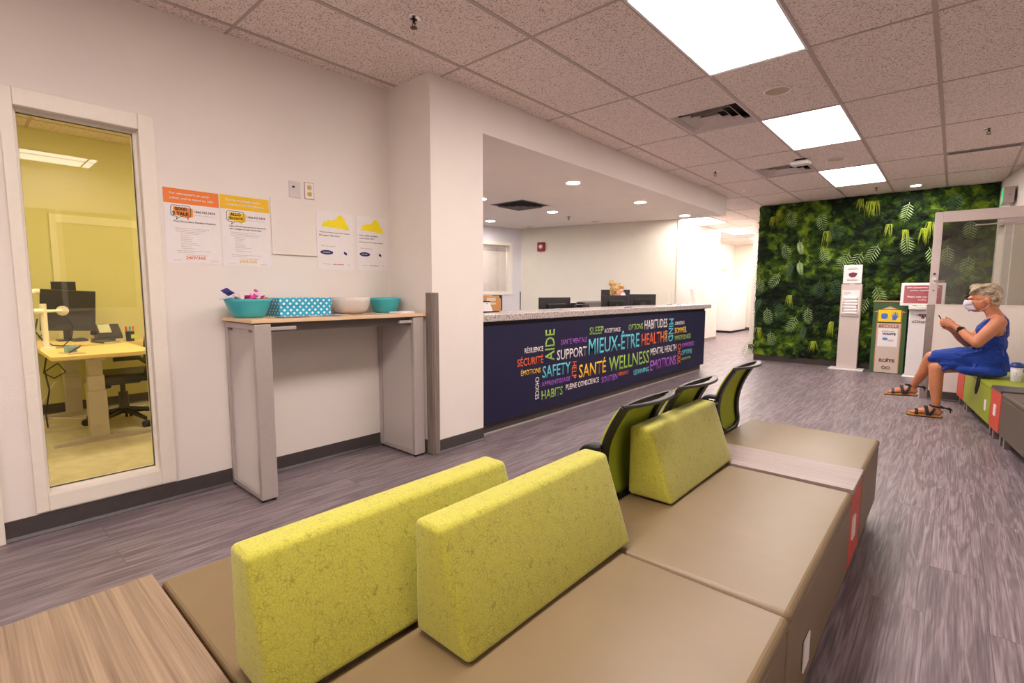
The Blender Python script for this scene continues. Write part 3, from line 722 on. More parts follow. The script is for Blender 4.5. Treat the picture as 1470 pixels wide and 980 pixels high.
def sheet(name, c, w, h, rz, tilt, mat, label, cat, group=None):
    t = thing(name, label, cat, c, rz, group)
    bm = bmesh.new(); tz = h*math.cos(tilt); tx = h*math.sin(tilt)
    ring_loft(bm, [[(0, -w/2, 0), (0, w/2, 0), (.003, w/2, 0), (.003, -w/2, 0)], [(-tx, -w/2, tz), (-tx, w/2, tz), (-tx+.003, w/2, tz), (-tx+.003, -w/2, tz)]]); new('sheet', bm, mat, t); return t
CT = 1.034
t = sheet('sign_holder', (-3.0, 7.64, CT), .13, .24, 0, .25, M['paper'], 'leaning white sign holder at the far end of the counter', 'sign holder')
bx('foot', (-.08, -.1, 0), (.02, .1, .004), M['white'], t)
t = sheet('card_holder', (-3.12, 7.02, CT), .10, .20, .3, .05, M['white'], 'upright white card holder beside a blue pen', 'card holder'); bx('foot', (-.04, -.06, 0), (.04, .06, .004), M['charcoal'], t)
def pen(x, y, rz, label, rgb=(40, 70, 190), z=CT, mlen=.14):
    t = thing('pen', label, 'pen', (x, y, z), rz); m_ = flat(rgb)
    bm = bmesh.new(); tube(bm, [(0, -mlen/2, .005), (0, mlen/2, .005)], .005, 8); new('barrel', bm, m_, t); bm = bmesh.new(); tube(bm, [(0, mlen/2, .005), (0, mlen/2+.02, .005)], [.005, .001], 8); new('tip', bm, M['charcoal'], t)
pen(-2.93, 5.42, .1, 'blue pen on the counter in front of the receptionist', mlen=.2); pen(-2.95, 6.95, .2, 'blue pen at the far end of the counter', mlen=.26)
# left end: brochure stand, box and wall dispenser
t = thing('brochure_holder', 'black holder with a white leaflet at the near end of the counter', 'brochure holder', (-3.16, 3.20, CT))
bx('back', (-.10, -.14, 0), (-.09, .16, .10), M['black'], t); bx('tray', (-.10, -.14, 0), (.03, .16, .01), M['black'], t)
bm = bmesh.new(); ring_loft(bm, [[(.0, -.12, .01), (.0, .10, .01), (.004, .10, .01), (.004, -.12, .01)], [(-.03, -.13, .09), (-.03, .09, .09), (-.026, .09, .09), (-.026, -.13, .09)]]); new('leaflet', bm, M['paper'], t)
poly_plate('leaflet_mark', ell(0, 0, .016, .012), (-.021, -.08, .07), (0, 1, 0), (0, 0, 1), flat((190, 180, 60)), t); poly_plate('leaflet_mark', ell(0, 0, .016, .012), (-.021, .05, .07), (0, 1, 0), (0, 0, 1), flat((110, 180, 220)), t)
t = thing('cardboard_box', 'brown cardboard box stacked behind the counter leaflet', 'box', (-3.62, 3.62, .74))
bm = bmesh.new(); prism(bm, [(-.16, 0), (.16, 0), (.16, .38), (.13, .44), (-.13, .44), (-.16, .38)], 0, -.12, .12); new('carton', bm, flat((206, 150, 88)), t)
bx('print', (.12, -.05, .385), (.122, .08, .42), flat((226, 214, 200)), t); bx('print', (.12, -.05, .35), (.122, .08, .37), flat((226, 214, 200)), t)
t = thing('wall_dispenser', 'black soap dispenser on the reception window wall', 'dispenser', wl(.62, -.06, 1.02), math.radians(0))
bx('housing', (-.05, -.11, -.17), (.05, .11, .14), M['black'], t, bevel=.03, seg=3); bx('lever', (.05, -.04, -.12), (.07, .04, -.04), M['charcoal'], t); bx('label', (.05, -.02, .02), (.052, .05, .07), flat((180, 180, 210)), t)
t = thing('desk_phone', 'dark desk phone showing between two monitors', 'phone', (-3.45, 5.18, .74))
bx('base', (-.08, -.08, 0), (.08, .08, .33), M['black'], t, bevel=.01); bx('handset', (-.05, -.03, .33), (.05, .03, .36), M['charcoal'], t, bevel=.01); bx('light', (.08, -.02, .28), (.085, .0, .30), flat((210, 60, 40)), t)
t = thing('stapler', 'small dark stapler standing next to the leftmost monitor', 'stapler', (-3.45, 5.02, .74)); bx('body', (-.03, -.03, 0), (.03, .03, .33), M['charcoal'], t, bevel=.006); bx('cap', (-.03, -.02, .33), (.03, .02, .345), M['black'], t)
# ================================================================== high table by the left wall
tb = thing('high_table', 'narrow bar height table with beech top and silver panel legs', 'table', (0, 0, 0))
bx('tabletop', (-3.355, 1.10, 1.040), (-2.895, 2.318, 1.062), M['beech'], tb, bevel=.002)
bxs('apron', [((-3.0, 1.12, .985), (-2.95, 2.30, 1.033)), ((-3.30, 1.12, .985), (-3.26, 2.30, 1.033)), ((-3.34, 1.12, 1.033), (-2.92, 2.30, 1.040))], plain('dark_silver', (112, 102, 100), .4, .5), tb, bevel=.003)
for ya, yb in ((1.13, 1.36), (2.10, 2.30)): bx('bracket', (-2.96, ya, .995), (-2.915, yb, 1.015), M['silver'], tb, bevel=.002)
for y0 in (1.115, 2.205):
    lg = bxs('leg', [((-2.936, y0, .015), (-2.900, y0+.092, 1.033)), ((-3.352, y0, .015), (-3.316, y0+.092, 1.033)),
        ((-3.316, y0, .015), (-2.936, y0+.092, .045)), ((-3.316, y0, 1.0), (-2.936, y0+.092, 1.033))], M['silver'], tb, bevel=.004)
    bx('panel', (-3.316, y0+.012, .045), (-2.936, y0+.018, 1.0), M['frost'], lg)
    bm = bmesh.new()
    for x in (-2.918, -3.334):
        for y in (y0+.015, y0+.075): lathe(bm, [(.012, 0), (.012, .008), (.006, .015), (.006, .02)], (x, y, 0), 10)
    new('foot', bm, M['black'], lg)
TZ = 1.062
def bowl(x, y, r0, r1, h, mat, label):
    bm = bmesh.new(); t_ = .007
    prof = [(.001, 0), (r0*.9, 0), (r0, .004)]+[(r0+(r1-r0)*(k/6)**.8, .004+(h-.004)*k/6) for k in range(1, 7)]
    if mat is M['stone']: prof = [(.001, 0), (r0, 0), (r0+.012, .008)]+[(r0+(r1-r0)*math.sin(k/6*PI/2)**.9, .006+(h-.006)*(1-math.cos(k/6*PI/2))) for k in range(1, 7)]
    inner = [(max(.001, r-t_), z+(.006 if z < .01 else 0)) for r, z in prof][::-1]
    lathe(bm, prof+inner[:-1]+[(.001, .012)], seg=36)
    return tag(new('bowl', bm, mat, smooth=True, loc=(x, y, TZ)), label, 'bowl')
bowl(-3.165, 1.19, .085, .130, .112, M['teal'], 'teal bowl heaped with small coloured packets, left end of the high table')
bowl(-3.20, 1.885, .072, .138, .118, M['stone'], 'cream rounded bowl between the dotted box and the teal bowl')
bowl(-3.215, 2.185, .080, .120, .110, M['teal'], 'empty looking teal bowl beside the pier, right end of the high table')
# packets in the first bowl
PK = [('crumpled purple packet sticking up at the left rim of the teal bowl', (84, 70, 160), (-.03, -.10, .165), .06), ('pale blue packet leaning out of the left side of the teal bowl', (190, 205, 235), (.02, -.115, .13), .075),
 ('white tissue packet lying on the left of the heap', (228, 220, 222), (.03, -.06, .115), .085), ('large white packet behind the heap', (236, 228, 226), (-.05, -.03, .12), .08), ('magenta packet left of centre in the heap', (206, 40, 130), (.02, -.01, .135), .035),
 ('bright pink packet at the middle of the heap', (230, 50, 150), (.03, .02, .135), .04), ('magenta packet at the right of the heap', (222, 30, 140), (.03, .07, .13), .035), ('pale lilac packet standing at the top of the heap', (226, 196, 222), (-.01, .045, .15), .06),
 ('small pink packet at the very top of the heap', (214, 90, 140), (-.01, .05, .172), .022), ('dark brown packet at the front of the heap', (70, 58, 50), (.05, .02, .11), .055), ('olive wrapper at the front left of the heap', (110, 110, 80), (.06, -.02, .11), .05),
 ('orange wrapper on the right of the heap', (214, 140, 70), (.04, .085, .115), .045), ('navy wrapper at the right rim', (40, 46, 96), (.04, .10, .118), .03), ('small maroon wrapper over the right rim', (110, 50, 50), (.02, .115, .11), .035),
 ('pale pink packet under the purple one', (220, 190, 200), (-.02, -.05, .14), .05)]
for lab, rgb, (dx, dy, dz), s in PK:
    bm = bmesh.new(); n = 6
    rot = Matrix.Rotation(random.uniform(-1, 1), 3, 'X') @ Matrix.Rotation(random.uniform(-.9, .9), 3, 'Y') @ Matrix.Rotation(random.uniform(0, 3), 3, 'Z')
    top = []; bot = []
    for i in range(n):
        for j in range(n):
            u, v = i/(n-1)-.5, j/(n-1)-.5; hh = .009*math.cos(u*PI)*math.cos(v*PI)+random.uniform(-.003, .003)
            top.append(bm.verts.new(rot @ Vector((u*s, v*s*.75, hh+.001)))); bot.append(bm.verts.new(rot @ Vector((u*s, v*s*.75, -hh*.6-.002))))
    for i in range(n-1):
        for j in range(n-1):
            a = i*n+j; bm.faces.new((top[a], top[a+1], top[a+n+1], top[a+n])); bm.faces.new((bot[a+n], bot[a+n+1], bot[a+1], bot[a]))
    edge = [i for i in range(n)]+[n-1+n*k for k in range(1, n)]+[n*n-1-k for k in range(1, n)]+[n*(n-1)-n*k for k in range(1, n-1)]
    for a, b in zip(edge, edge[1:]+edge[:1]):
        try: bm.faces.new((top[a], bot[a], bot[b], top[b]))
        except ValueError: pass
    tag(new('packet', bm, flat(rgb, .35), loc=(-3.165+dx, 1.19+dy, TZ+dz-.012)), lab, 'packet', 'packets heaped in the teal bowl')
t = thing('gift_box', 'turquoise polka dot box with a lid on the high table', 'box', (-3.2, 1.515, TZ))
bx('box_body', (-.098, -.168, 0), (.098, .168, .085), M['dots'], t, bevel=.002); bx('lid', (-.103, -.173, .066), (.103, .173, .116), M['dots'], t, bevel=.002)
def flyer(x, y, w, h, rz, rgb, label, z=TZ+.0005, mark=None):
    t = thing('flyer', label, 'flyer', (x, y, z), rz, 'flyers lying on the high table')
    bx('sheet', (-w/2, -h/2, 0), (w/2, h/2, .0015), flat(rgb), t)
    if mark: bx('print', (-w*.3, -h*.35, .0015), (w*.25, h*.1, .002), flat(mark), t)
flyer(-2.985, 1.37, .10, .17, .05, (58, 72, 92), 'dark blue flyer in front of the dotted box', mark=(120, 140, 160))
flyer(-3.03, 1.50, .07, .16, .3, (214, 210, 216), 'white flyer with a dark strip, in front of the dotted box', TZ+.003, (60, 50, 80))
flyer(-2.98, 1.60, .09, .15, -.4, (86, 142, 176), 'light blue flyer below the right end of the dotted box', TZ+.002, (150, 70, 60))
flyer(-3.03, 1.68, .08, .14, .5, (200, 206, 220), 'pale flyer fanned over the light blue one', TZ+.005, (70, 120, 170))
flyer(-3.00, 1.86, .10, .17, 0, (150, 128, 116), 'brown flyer in front of the cream bowl', mark=(190, 170, 150))
flyer(-3.02, 2.03, .10, .16, .1, (110, 160, 190), 'blue flyer between the cream and the right hand teal bowl', mark=(170, 190, 205))
bx_ = thing('paper_pad', 'stack of white paper at the right end of the high table', 'paper', (-3.02, 2.20, TZ), .35)
bx('sheets', (-.05, -.09, 0), (.05, .09, .012), M['paper'], bx_, bevel=.001); bx('top_sheet', (-.055, -.085, .012), (.045, .095, .014), M['white'], bx_)

# ================================================================== posters and plates on the left wall
R_, U_ = (0, 1, 0), (0, 0, 1)
def poster(y0, z0, w, h, label, th=.0015):
    t = thing('poster', label, 'poster', (XW+.001, y0, z0)); bx('sheet', (0, 0, 0), (th, w, h), M['paper'], t); return t
def speech(t, cx, cz, w, h, rgb):
    poly_plate('speech_bubble', [(cx-w/2+.012, cz-h/2+.01), (cx+w*.28, cz-h/2-.004), (cx+w*.36, cz-h/2-.02), (cx+w*.40, cz-h/2-.002), (cx+w/2+.012, cz-h/2+.004), (cx+w/2+.012, cz+h/2-.012), (cx-w/2+.012, cz+h/2-.008)], (.0016, 0, 0), R_, U_, flat(rgb), t, th=.0003)
    o = [(cx-w/2, cz-h/2+.008), (cx-w/2+.008, cz-h/2), (cx-w/2+.03, cz-h/2), (cx-w/2+.024, cz-h/2-.018), (cx-w/2+.045, cz-h/2), (cx+w/2-.008, cz-h/2), (cx+w/2, cz-h/2+.008), (cx+w/2, cz+h/2-.008), (cx+w/2-.008, cz+h/2), (cx-w/2+.008, cz+h/2), (cx-w/2, cz+h/2-.008)]
    bm = bmesh.new(); pts = [Vector((.0022, x, z)) for x, z in o]; 
    for a, b in zip(pts, pts[1:]+pts[:1]): strip(bm, [a, b], .0028, .0006, (a-b).cross(Vector((1, 0, 0))))
    new('bubble_outline', bm, flat((40, 34, 34)), t)
def helpline(y0, w, z0, h, head, cc, l1, l2, b1, b2, lab, num, cap1, cap2):
    t = poster(y0, z0, w, h, lab); ink = flat((74, 58, 56)); X = .0018
    bx('banner', (.0015, 0, h-.083), (.0022, w, h), flat(head), t)
    wt = M['white']
    text('banner_text', l1, wt, (.0023, .03, h-.037), R_, U_, w*.72, .016, t, .03, .0004); text('banner_text', l2, wt, (.0023, .03, h-.063), R_, U_, w*.80, .016, t, .03, .0004)
    speech(t, .082, h-.125, .098, .062, cc)
    text('logo_text', b1, flat((52, 42, 30)), (.0024, .052, h-.122), R_, U_, .062, .020, t, .05, .0005); text('logo_text', b2, flat((52, 42, 30)), (.0024, .040, h-.149), R_, U_, .085, .020, t, .05, .0005)
    text('phone_number', num, ink, (X, .148, h-.128), R_, U_, w*.39, .014, t, .02, .0004)
    text('caption', cap1, ink, (X, .045, h-.190), R_, U_, w*.76, .012, t, .02, .0004)
    if cap2: text('caption', cap2, ink, (X, .045, h-.207), R_, U_, w*.66, .012, t, .02, .0004)
    bm = bmesh.new(); rows = [(.148, h-.142, w*.38)]
    for k in range(3): rows.append((.05, h-.222-.010*k, w*random.uniform(.5, .68)))
    for k in range(9): rows.append((.075, h-.252-.0105*k, w*random.uniform(.12, .34)))
    rows += [(.05, .070, w*.62), (.055, .060, w*.3), (.095, .047, w*.4), (.03, .016, .04), (.22, .016, .045)]
    lines_block(bm, (.0015, 0, 0), R_, U_, rows, hgt=.0016); new('fine_print', bm, flat((150, 128, 124)), t)
    text('hours', '24/7/365', flat(head), (X, .095, .024), R_, U_, w*.36, .018, t, .02, .0004)
    lines_ = bmesh.new()
helpline(.839, .283, 1.380, .420, (238, 128, 52), (240, 140, 50), "For whatever's on your", "mind, we're good to talk.", 'GOOD', '2 TALK', 'helpline poster with an orange banner, nearest the office window', '1.866.925.5454', 'Post-Secondary Student Helpline', None)
helpline(1.130, .286, 1.372, .430, (240, 190, 20), (246, 204, 20), "Pour les inquiétudes petites", "et grandes, il y a Allo J'écoute.", 'ALLO', "J'ÉCOUTE", 'helpline poster with a yellow banner, second from the office window', '1.866.925.5454', "Ligne d'assistance pour les étudiants", 'des collèges et des universités')
def cloudposter(y0, w, z0, h, lab, tx):
    t = poster(y0, z0, w, h, lab)
    c = [(.0, .0), (.235, -.012), (.232, .012), (.21, .035), (.195, .068), (.175, .085), (.15, .086), (.13, .07), (.12, .052), (.10, .052), (.09, .045), (.06, .047), (.04, .036), (.015, .03)]
    s = w/.30; poly_plate('yellow_cloud', [(.04*s+x*s*.95, h-.105+y*1.0) for x, y in c], (.0016, 0, 0), R_, U_, flat((246, 226, 10)), t, th=.0004)
    for k, (q, ww) in enumerate(tx): text('caption', q, flat((70, 60, 74)), (.0018, .02, h-.150-.021*k-(.008 if k == 2 else 0)), R_, U_, w*ww, .0105, t, .02, .0004)
    text('caption', 'Ask an agent', flat((90, 80, 84)), (.0018, .03, h-.245), R_, U_, w*.38, .007, t, 0, .0004) if 'Want' in tx[0][0] else text('caption', 'Nos experts', flat((90, 80, 84)), (.0018, .03, h-.245), R_, U_, w*.38, .007, t, 0, .0004)
    poly_plate('blue_oval', ell(.075*s, h-.285, .052*s, .016), (.0016, 0, 0), R_, U_, flat((36, 40, 110)), t, th=.0004)
    bm = bmesh.new(); lines_block(bm, (.0021, 0, 0), R_, U_, [(.045*s, h-.287, .055*s)], hgt=.004); new('oval_text', bm, M['white'], t)
    poly_plate('navy_mark', [(.215*s, h-.290), (.240*s, h-.300), (.240*s, h-.282), (.215*s, h-.272)], (.0016, 0, 0), R_, U_, flat((24, 24, 96)), t, th=.0004)
    bm = bmesh.new(); lines_block(bm, (.0016, 0, 0), R_, U_, [(.12*s, .035, .03), (.16*s, .035, .05*s)], hgt=.005); new('logo_row', bm, flat((190, 90, 80)), t)
    bm = bmesh.new(); lines_block(bm, (.0016, 0, 0), R_, U_, [(.04*s, .036, .06*s), (.24*s, .036, .03*s)], hgt=.003); new('logo_row', bm, flat((160, 150, 150)), t)
cloudposter(1.735, .285, 1.375, .405, 'white poster with a yellow cloud and two caption lines', [('Want to know your HIV status?', .82), ("It's easier than ever.", .55)])
cloudposter(2.047, .262, 1.378, .405, 'white poster with a yellow cloud, in the corner by the pier', [('Vous voulez connaître', .62), ('votre statut VIH ?', .50), ("C'est plus facile que jamais.", .80)])
t = thing('blank_board', 'blank white board between the yellow banner poster and the cloud posters', 'board', (XW+.001, 1.425, 1.47))
bx('panel', (0, 0, 0), (.008, .30, .355), M['wall'], t, bevel=.001); bx('ledge', (0, -.002, -.008), (.014, .302, 0), M['trim'], t, bevel=.001)
t = thing('data_plate', 'blank wall plate with a small dark port, left of the socket', 'wall plate', (XW, 1.552, 1.843)); bx('plate', (0, 0, 0), (.006, .08, .108), plain('plate_grey', (214, 204, 202), .5), t, bevel=.002); bx('port', (.006, .022, .064), (.008, .038, .076), M['dark'], t)
t = thing('wall_socket', 'double power socket with a beige rim, above the blank board', 'socket', (XW, 1.657, 1.845)); bx('plate', (0, 0, 0), (.006, .07, .113), plain('beige_rim', (176, 140, 122), .5), t, bevel=.002); bx('cover', (.005, .004, .004), (.008, .066, .109), M['white'], t, bevel=.001)
bm = bmesh.new()
for z in (.035, .078): lathe(bm, [(.001, .011), (.016, .011), (.016, .007), (.001, .007)], (0, .035, z), 16, 'x')
o_ = new('receptacle', bm, flat((206, 170, 90)), t)

# ================================================================== yellow office behind window 1
struct(bx('wall_office_back', (-6.72, -1.4, 0), (-6.62, 2.7, CH), M['lime']))
struct(bx('wall_office_side', (-6.62, 2.3, 0), (-3.46, 2.4, CH), M['lime'])); struct(bx('wall_office_near', (-6.62, -1.5, 0), (-3.46, -1.4, CH), M['lime']))
cove('baseboard_office', (-6.62, 2.3), (-6.62, -1.4), (1, 0)); cove('baseboard_office_side', (-6.62, 2.3), (-3.46, 2.3), (0, -1))
t = thing('reflection_panel', 'large lime panel with a pale edge, imitating a reflection in the office window', 'board', (-6.62, .70, .30)); bx('panel', (0, .05, 0), (.012, 1.4, 1.58), M['lime'], t); bxs('rim', [((0, 0, 0), (.018, .05, 1.66)), ((0, .05, 1.58), (.018, 1.4, 1.66))], M['limelight'], t)  # added panel and pale rim stand in for a reflection in the window glass
dk2 = thing('sit_stand_desk', 'maple top height adjustable desk with grey legs in the yellow office', 'desk', (0, 0, 0))
bx('desktop', (-6.57, .455, .715), (-4.80, 1.075, .742), M['maple'], dk2, bevel=.002)
bxs('frame', [((-6.5, .72, .665), (-5.05, .80, .715)), ((-5.19, .50, .675), (-5.11, 1.05, .715)), ((-6.42, .50, .675), (-6.34, 1.05, .715))], M['silver'], dk2, bevel=.003)
for x in (-5.15, -6.38):
    lg = bxs('leg', [((x-.05, .68, .045), (x+.05, .80, .42)), ((x-.043, .687, .42), (x+.043, .793, .54)), ((x-.036, .694, .54), (x+.036, .786, .675))], M['silver'], dk2, bevel=.002)
    bm = bmesh.new(); prism(bm, [(.46, .0), (1.10, .0), (1.10, .025), (.80, .045), (.68, .045), (.46, .025)], 0, x-.035, x+.035); new('foot', bm, M['silver'], lg, bevel=.003)
# monitor on a white arm
t = thing('office_monitor', 'dark monitor on a white arm, seen from behind', 'monitor', (-5.55, .66, .742))
bm = bmesh.new(); box(bm, (-.02, -.175, .14), (.015, .175, .48)); bmesh.ops.rotate(bm, verts=bm.verts, cent=(0, 0, .3), matrix=Matrix.Rotation(-.06, 3, 'X')); new('casing', bm, M['screen'], t, bevel=.006)
bm = bmesh.new(); lathe(bm, [(.001, .035), (.04, .035), (.04, .015), (.001, .015)], (0, -.04, .31), 20, 'x'); lathe(bm, [(.001, .05), (.014, .05), (.014, .03), (.001, .03)], (0, -.04, .31), 12, 'x'); new('mount_plate', bm, M['stone'], t)
bm = bmesh.new(); tube(bm, [(.06, -.35, .31), (.07, -.16, .31)], .022, 12); tube(bm, [(.065, -.17, .31), (.05, -.09, .31), (.04, -.045, .31)], .012, 10); tube(bm, [(.06, -.35, .40), (.0, -.19, .47), (-.03, -.12, .46)], .022, 12); tube(bm, [(.06, -.16, .02), (.06, -.16, .37)], .022, 12); box(bm, (.0, -.20, 0), (.12, -.11, .02)); new('arm', bm, M['trim'], t)
bm = bmesh.new(); tube(bm, [(.02, -.01, .25), (.05, .02, .18), (.05, .0, .08), (.02, -.05, .02)], .004, 6); tube(bm, [(.05, -.18, .28), (.07, -.1, .2), (.06, -.2, .1), (.05, -.12, .03), (.06, .02, .01)], .005, 6); tube(bm, [(.07, -.2, .25), (.09, -.22, .15), (.06, -.17, .06)], .006, 6); new('cable', bm, M['black'], t)
t = thing('second_monitor', 'dark upright monitor standing behind the monitor on the arm', 'monitor', (-6.33, .735, .742)); bx('casing', (-.02, -.09, .1), (.02, .085, .56), M['screen'], t, bevel=.005); bx('stand', (-.02, -.03, .0), (.0, .03, .3), M['charcoal'], t); bx('foot', (-.09, -.08, 0), (.09, .08, .012), M['charcoal'], t)
bm = bmesh.new(); tube(bm, [(-5.5, .50, .71), (-5.48, .47, .55), (-5.5, .53, .50), (-5.45, .60, .55), (-5.5, .56, .62), (-5.52, .48, .56), (-5.55, .50, .40), (-5.6, .47, .2), (-5.9, .5, .02)], .006, 6); tag(new('power_cable', bm, M['black']), 'black cable looped under the left end of the office desk', 'cable')
bm = bmesh.new(); tube(bm, [(-6.38, .62, .35), (-6.45, .50, .1), (-6.4, .52, .012), (-6.1, .75, .012), (-6.2, 1.0, .012), (-6.3, 1.3, .02)], .008, 6); tag(new('white_cable', bm, M['stone']), 'pale cable trailing along the office floor behind the desk', 'cable')
t = thing('desk_phone', 'black desk phone with a lit label strip on the office desk', 'phone', (-6.33, 1.0, .742), 0)
bm = bmesh.new(); prism(bm, [(-.09, 0), (.09, 0), (.09, .03), (-.09, .14)], 1, -.06, .14); new('base', bm, M['charcoal'], t, bevel=.005)
bm = bmesh.new(); tube(bm, [(-.07, -.085, .17), (-.02, -.085, .155), (.05, -.085, .09), (.08, -.085, .06)], [.028, .018, .018, .028], 10); new('handset', bm, M['black'], t)
bm = bmesh.new(); ring_loft(bm, [[(.05, -.035, .060), (.05, .06, .060), (.052, .06, .062), (.052, -.035, .062)], [(-.07, -.035, .135), (-.07, .06, .135), (-.068, .06, .137), (-.068, -.035, .137)]]); new('label_strip', bm, flat((206, 204, 176)), t)
t = thing('pen_cup', 'black pen cup with coloured markers on the office desk', 'pen cup', (-6.36, 1.22, .70)); bm = bmesh.new(); lathe(bm, [(.001, 0), (.035, 0), (.038, .1), (.034, .1), (.032, .006), (.001, .006)]); new('cup', bm, M['black'], t)
for (dx, dy, rgb) in ((-.01, -.015, (230, 80, 40)), (.01, 0, (70, 160, 210)), (0, .018, (240, 120, 50))):
    bm = bmesh.new(); tube(bm, [(dx, dy, .02), (dx*1.6, dy*1.8, .15)], .009, 8); new('marker', bm, flat(rgb), t)
bx('note_block', (.03, .0, .03), (.05, .05, .07), flat((200, 220, 50)), t)
sh_ = bx('side_shelf', (-6.6, 1.1, .66), (-6.2, 2.2, .70), M['maple']); tag(sh_, 'maple side shelf carrying the pen cup along the office wall', 'shelf')
t = thing('computer_mouse', 'dark computer mouse on the office desk', 'mouse', (-6.15, .80, .742)); bm = bmesh.new(); ball(bm, (0, 0, .004), (.035, .06, .03), 16); bmesh.ops.bisect_plane(bm, geom=bm.verts[:]+bm.edges[:]+bm.faces[:], plane_co=(0, 0, 0), plane_no=(0, 0, -1), clear_outer=True); new('shell', bm, M['charcoal'], t, smooth=True); bx('wheel', (.012, -.004, .025), (.028, .004, .034), M['black'], t)
tag(bx('keyboard', (-6.20, .88, .742), (-6.06, 1.05, .757), M['black'], bevel=.003), 'black keyboard lying against the wall side of the office desk', 'keyboard')
t = thing('notebook', 'dark green notebook on the office desk', 'notebook', (-5.85, .94, .742), .25); bx('cover', (-.12, -.07, 0), (.12, .07, .014), flat((64, 72, 52)), t, bevel=.002); bx('pages', (-.117, -.068, .003), (.121, .072, .011), M['paper'], t)
t = thing('desk_tray', 'clear tray of stationery at the near corner of the office desk', 'tray', (-5.02, .60, .742), .2); bx('base', (-.1, -.05, 0), (.1, .05, .006), flat((206, 176, 150)), t); bx('card', (-.06, -.03, .006), (.0, .03, .05), flat((130, 170, 190)), t, bevel=.002); bm = bmesh.new(); tube(bm, [(.02, -.03, .01), (.07, .03, .06)], .004, 6); tube(bm, [(.04, -.03, .01), (.08, .02, .05)], .004, 6); new('pens', bm, flat((70, 60, 110)), t)
# office chair
t = thing('office_chair', 'black office swivel chair beside the maple desk', 'office chair', (-5.64, 1.0, 0))
bm = bmesh.new(); box(bm, (-.25, -.20, .41), (.25, .26, .49)); new('seat', bm, M['black'], t, bevel=.035, seg=4)
bm = bmesh.new(); ring_loft(bm, [[(-.17, .20, .54), (.17, .20, .54), (.17, .25, .54), (-.17, .25, .54)], [(-.23, .22, .72), (.23, .22, .72), (.23, .28, .72), (-.23, .28, .72)], [(-.20, .25, .93), (.16, .25, .93), (.16, .30, .93), (-.20, .30, .93)]]); new('backrest', bm, M['black'], t, bevel=.02, seg=3)
bm = bmesh.new(); tube(bm, [(.27, -.10, .63), (.27, .08, .63), (.27, .15, .57), (.26, .12, .46)], .02, 8); new('armrest', bm, M['black'], t)
bm = bmesh.new(); lathe(bm, [(.03, .40), (.03, .44), (.02, .44), (.02, .30), (.035, .30), (.04, .12), (.03, .10)]); new('gas_column', bm, M['charcoal'], t)
bm = bmesh.new(); box(bm, (-.1, -.12, .38), (.1, .12, .43)); box(bm, (.05, -.16, .36), (.12, -.1, .41)); new('mechanism', bm, M['black'], t, bevel=.01)
for k in range(5):
    a = k*2*PI/5+.35; c, s = math.cos(a), math.sin(a); bm = bmesh.new(); tube(bm, [(.02*c, .02*s, .13), (.16*c, .16*s, .11), (.29*c, .29*s, .08)], [.03, .022, .016], 8); lg = new('leg', bm, M['black'], t)
    bm = bmesh.new()
    for q in (-.016, .016): 
        cc_ = Vector((.30*c-q*s, .30*s+q*c, .03)); d_ = Vector((-s, c, 0)); tube(bm, [cc_-d_*.008, cc_+d_*.008], .03, 14)
    tube(bm, [(.30*c, .30*s, .03), (.29*c, .29*s, .08)], .008, 6); new('caster', bm, M['black'], lg)
bm = bmesh.new(); box(bm, (.2, -.29, .33), (.22, -.285, .44)); new('tag', bm, flat((224, 170, 80)), t)

# ================================================================== lounge bench in the middle
def ottoman(name, x0, x1, y0, y1, label, mat, tagpos=None, group='taupe bench seats', h=.45, loc=None, rz=0, z0=.10, cat='ottoman', welt=True):
    cx, cy = (x0+x1)/2, (y0+y1)/2
    t = thing(name, label, cat, (cx, cy, 0) if loc is None else loc, rz, group); a, b = (x1-x0)/2, (y1-y0)/2
    bm = bmesh.new(); box(bm, (-a+.003, -b+.003, z0), (a-.003, b-.003, h-.05)); new('base', bm, mat, t, bevel=.008)
    bm = bmesh.new(); n = 12; grid = [[bm.verts.new((-a+2*a*i/n, -b+2*b*j/n, h-.012+.012*math.cos((i/n-.5)*PI*.9)*math.cos((j/n-.5)*PI*.9))) for j in range(n+1)] for i in range(n+1)]
    for i in range(n):
        for j in range(n): bm.faces.new((grid[i][j], grid[i+1][j], grid[i+1][j+1], grid[i][j+1]))
    loop = [grid[i][0] for i in range(n+1)]+[grid[n][j] for j in range(1, n+1)]+[grid[i][n] for i in range(n-1, -1, -1)]+[grid[0][j] for j in range(n-1, 0, -1)]
    low = [bm.verts.new((v.co.x, v.co.y, h-.052)) for v in loop]
    for i in range(len(loop)): j = (i+1) % len(loop); bm.faces.new((loop[i], low[i], low[j], loop[j]))
    bm.faces.new(low)
    c = new('cushion', bm, mat, t, smooth=False, bevel=.016, seg=4)
    for sx in (-1, 1):
        for sy in (-1, 1):
            bm = bmesh.new(); box(bm, (sx*(a-.05)-.022, sy*(b-.06)-.022, 0), (sx*(a-.05)+.022, sy*(b-.06)+.022, z0)); new('leg', bm, M['steel'], t, bevel=.003)
    if tagpos: bx('number_tag', (tagpos[0]*a-.001 if tagpos[0] > 0 else tagpos[0]*a-.002, tagpos[1], tagpos[2]), (tagpos[0]*a+.003 if tagpos[0] > 0 else tagpos[0]*a+.001, tagpos[1]+.07, tagpos[2]+.09), M['white'], t)
    return t
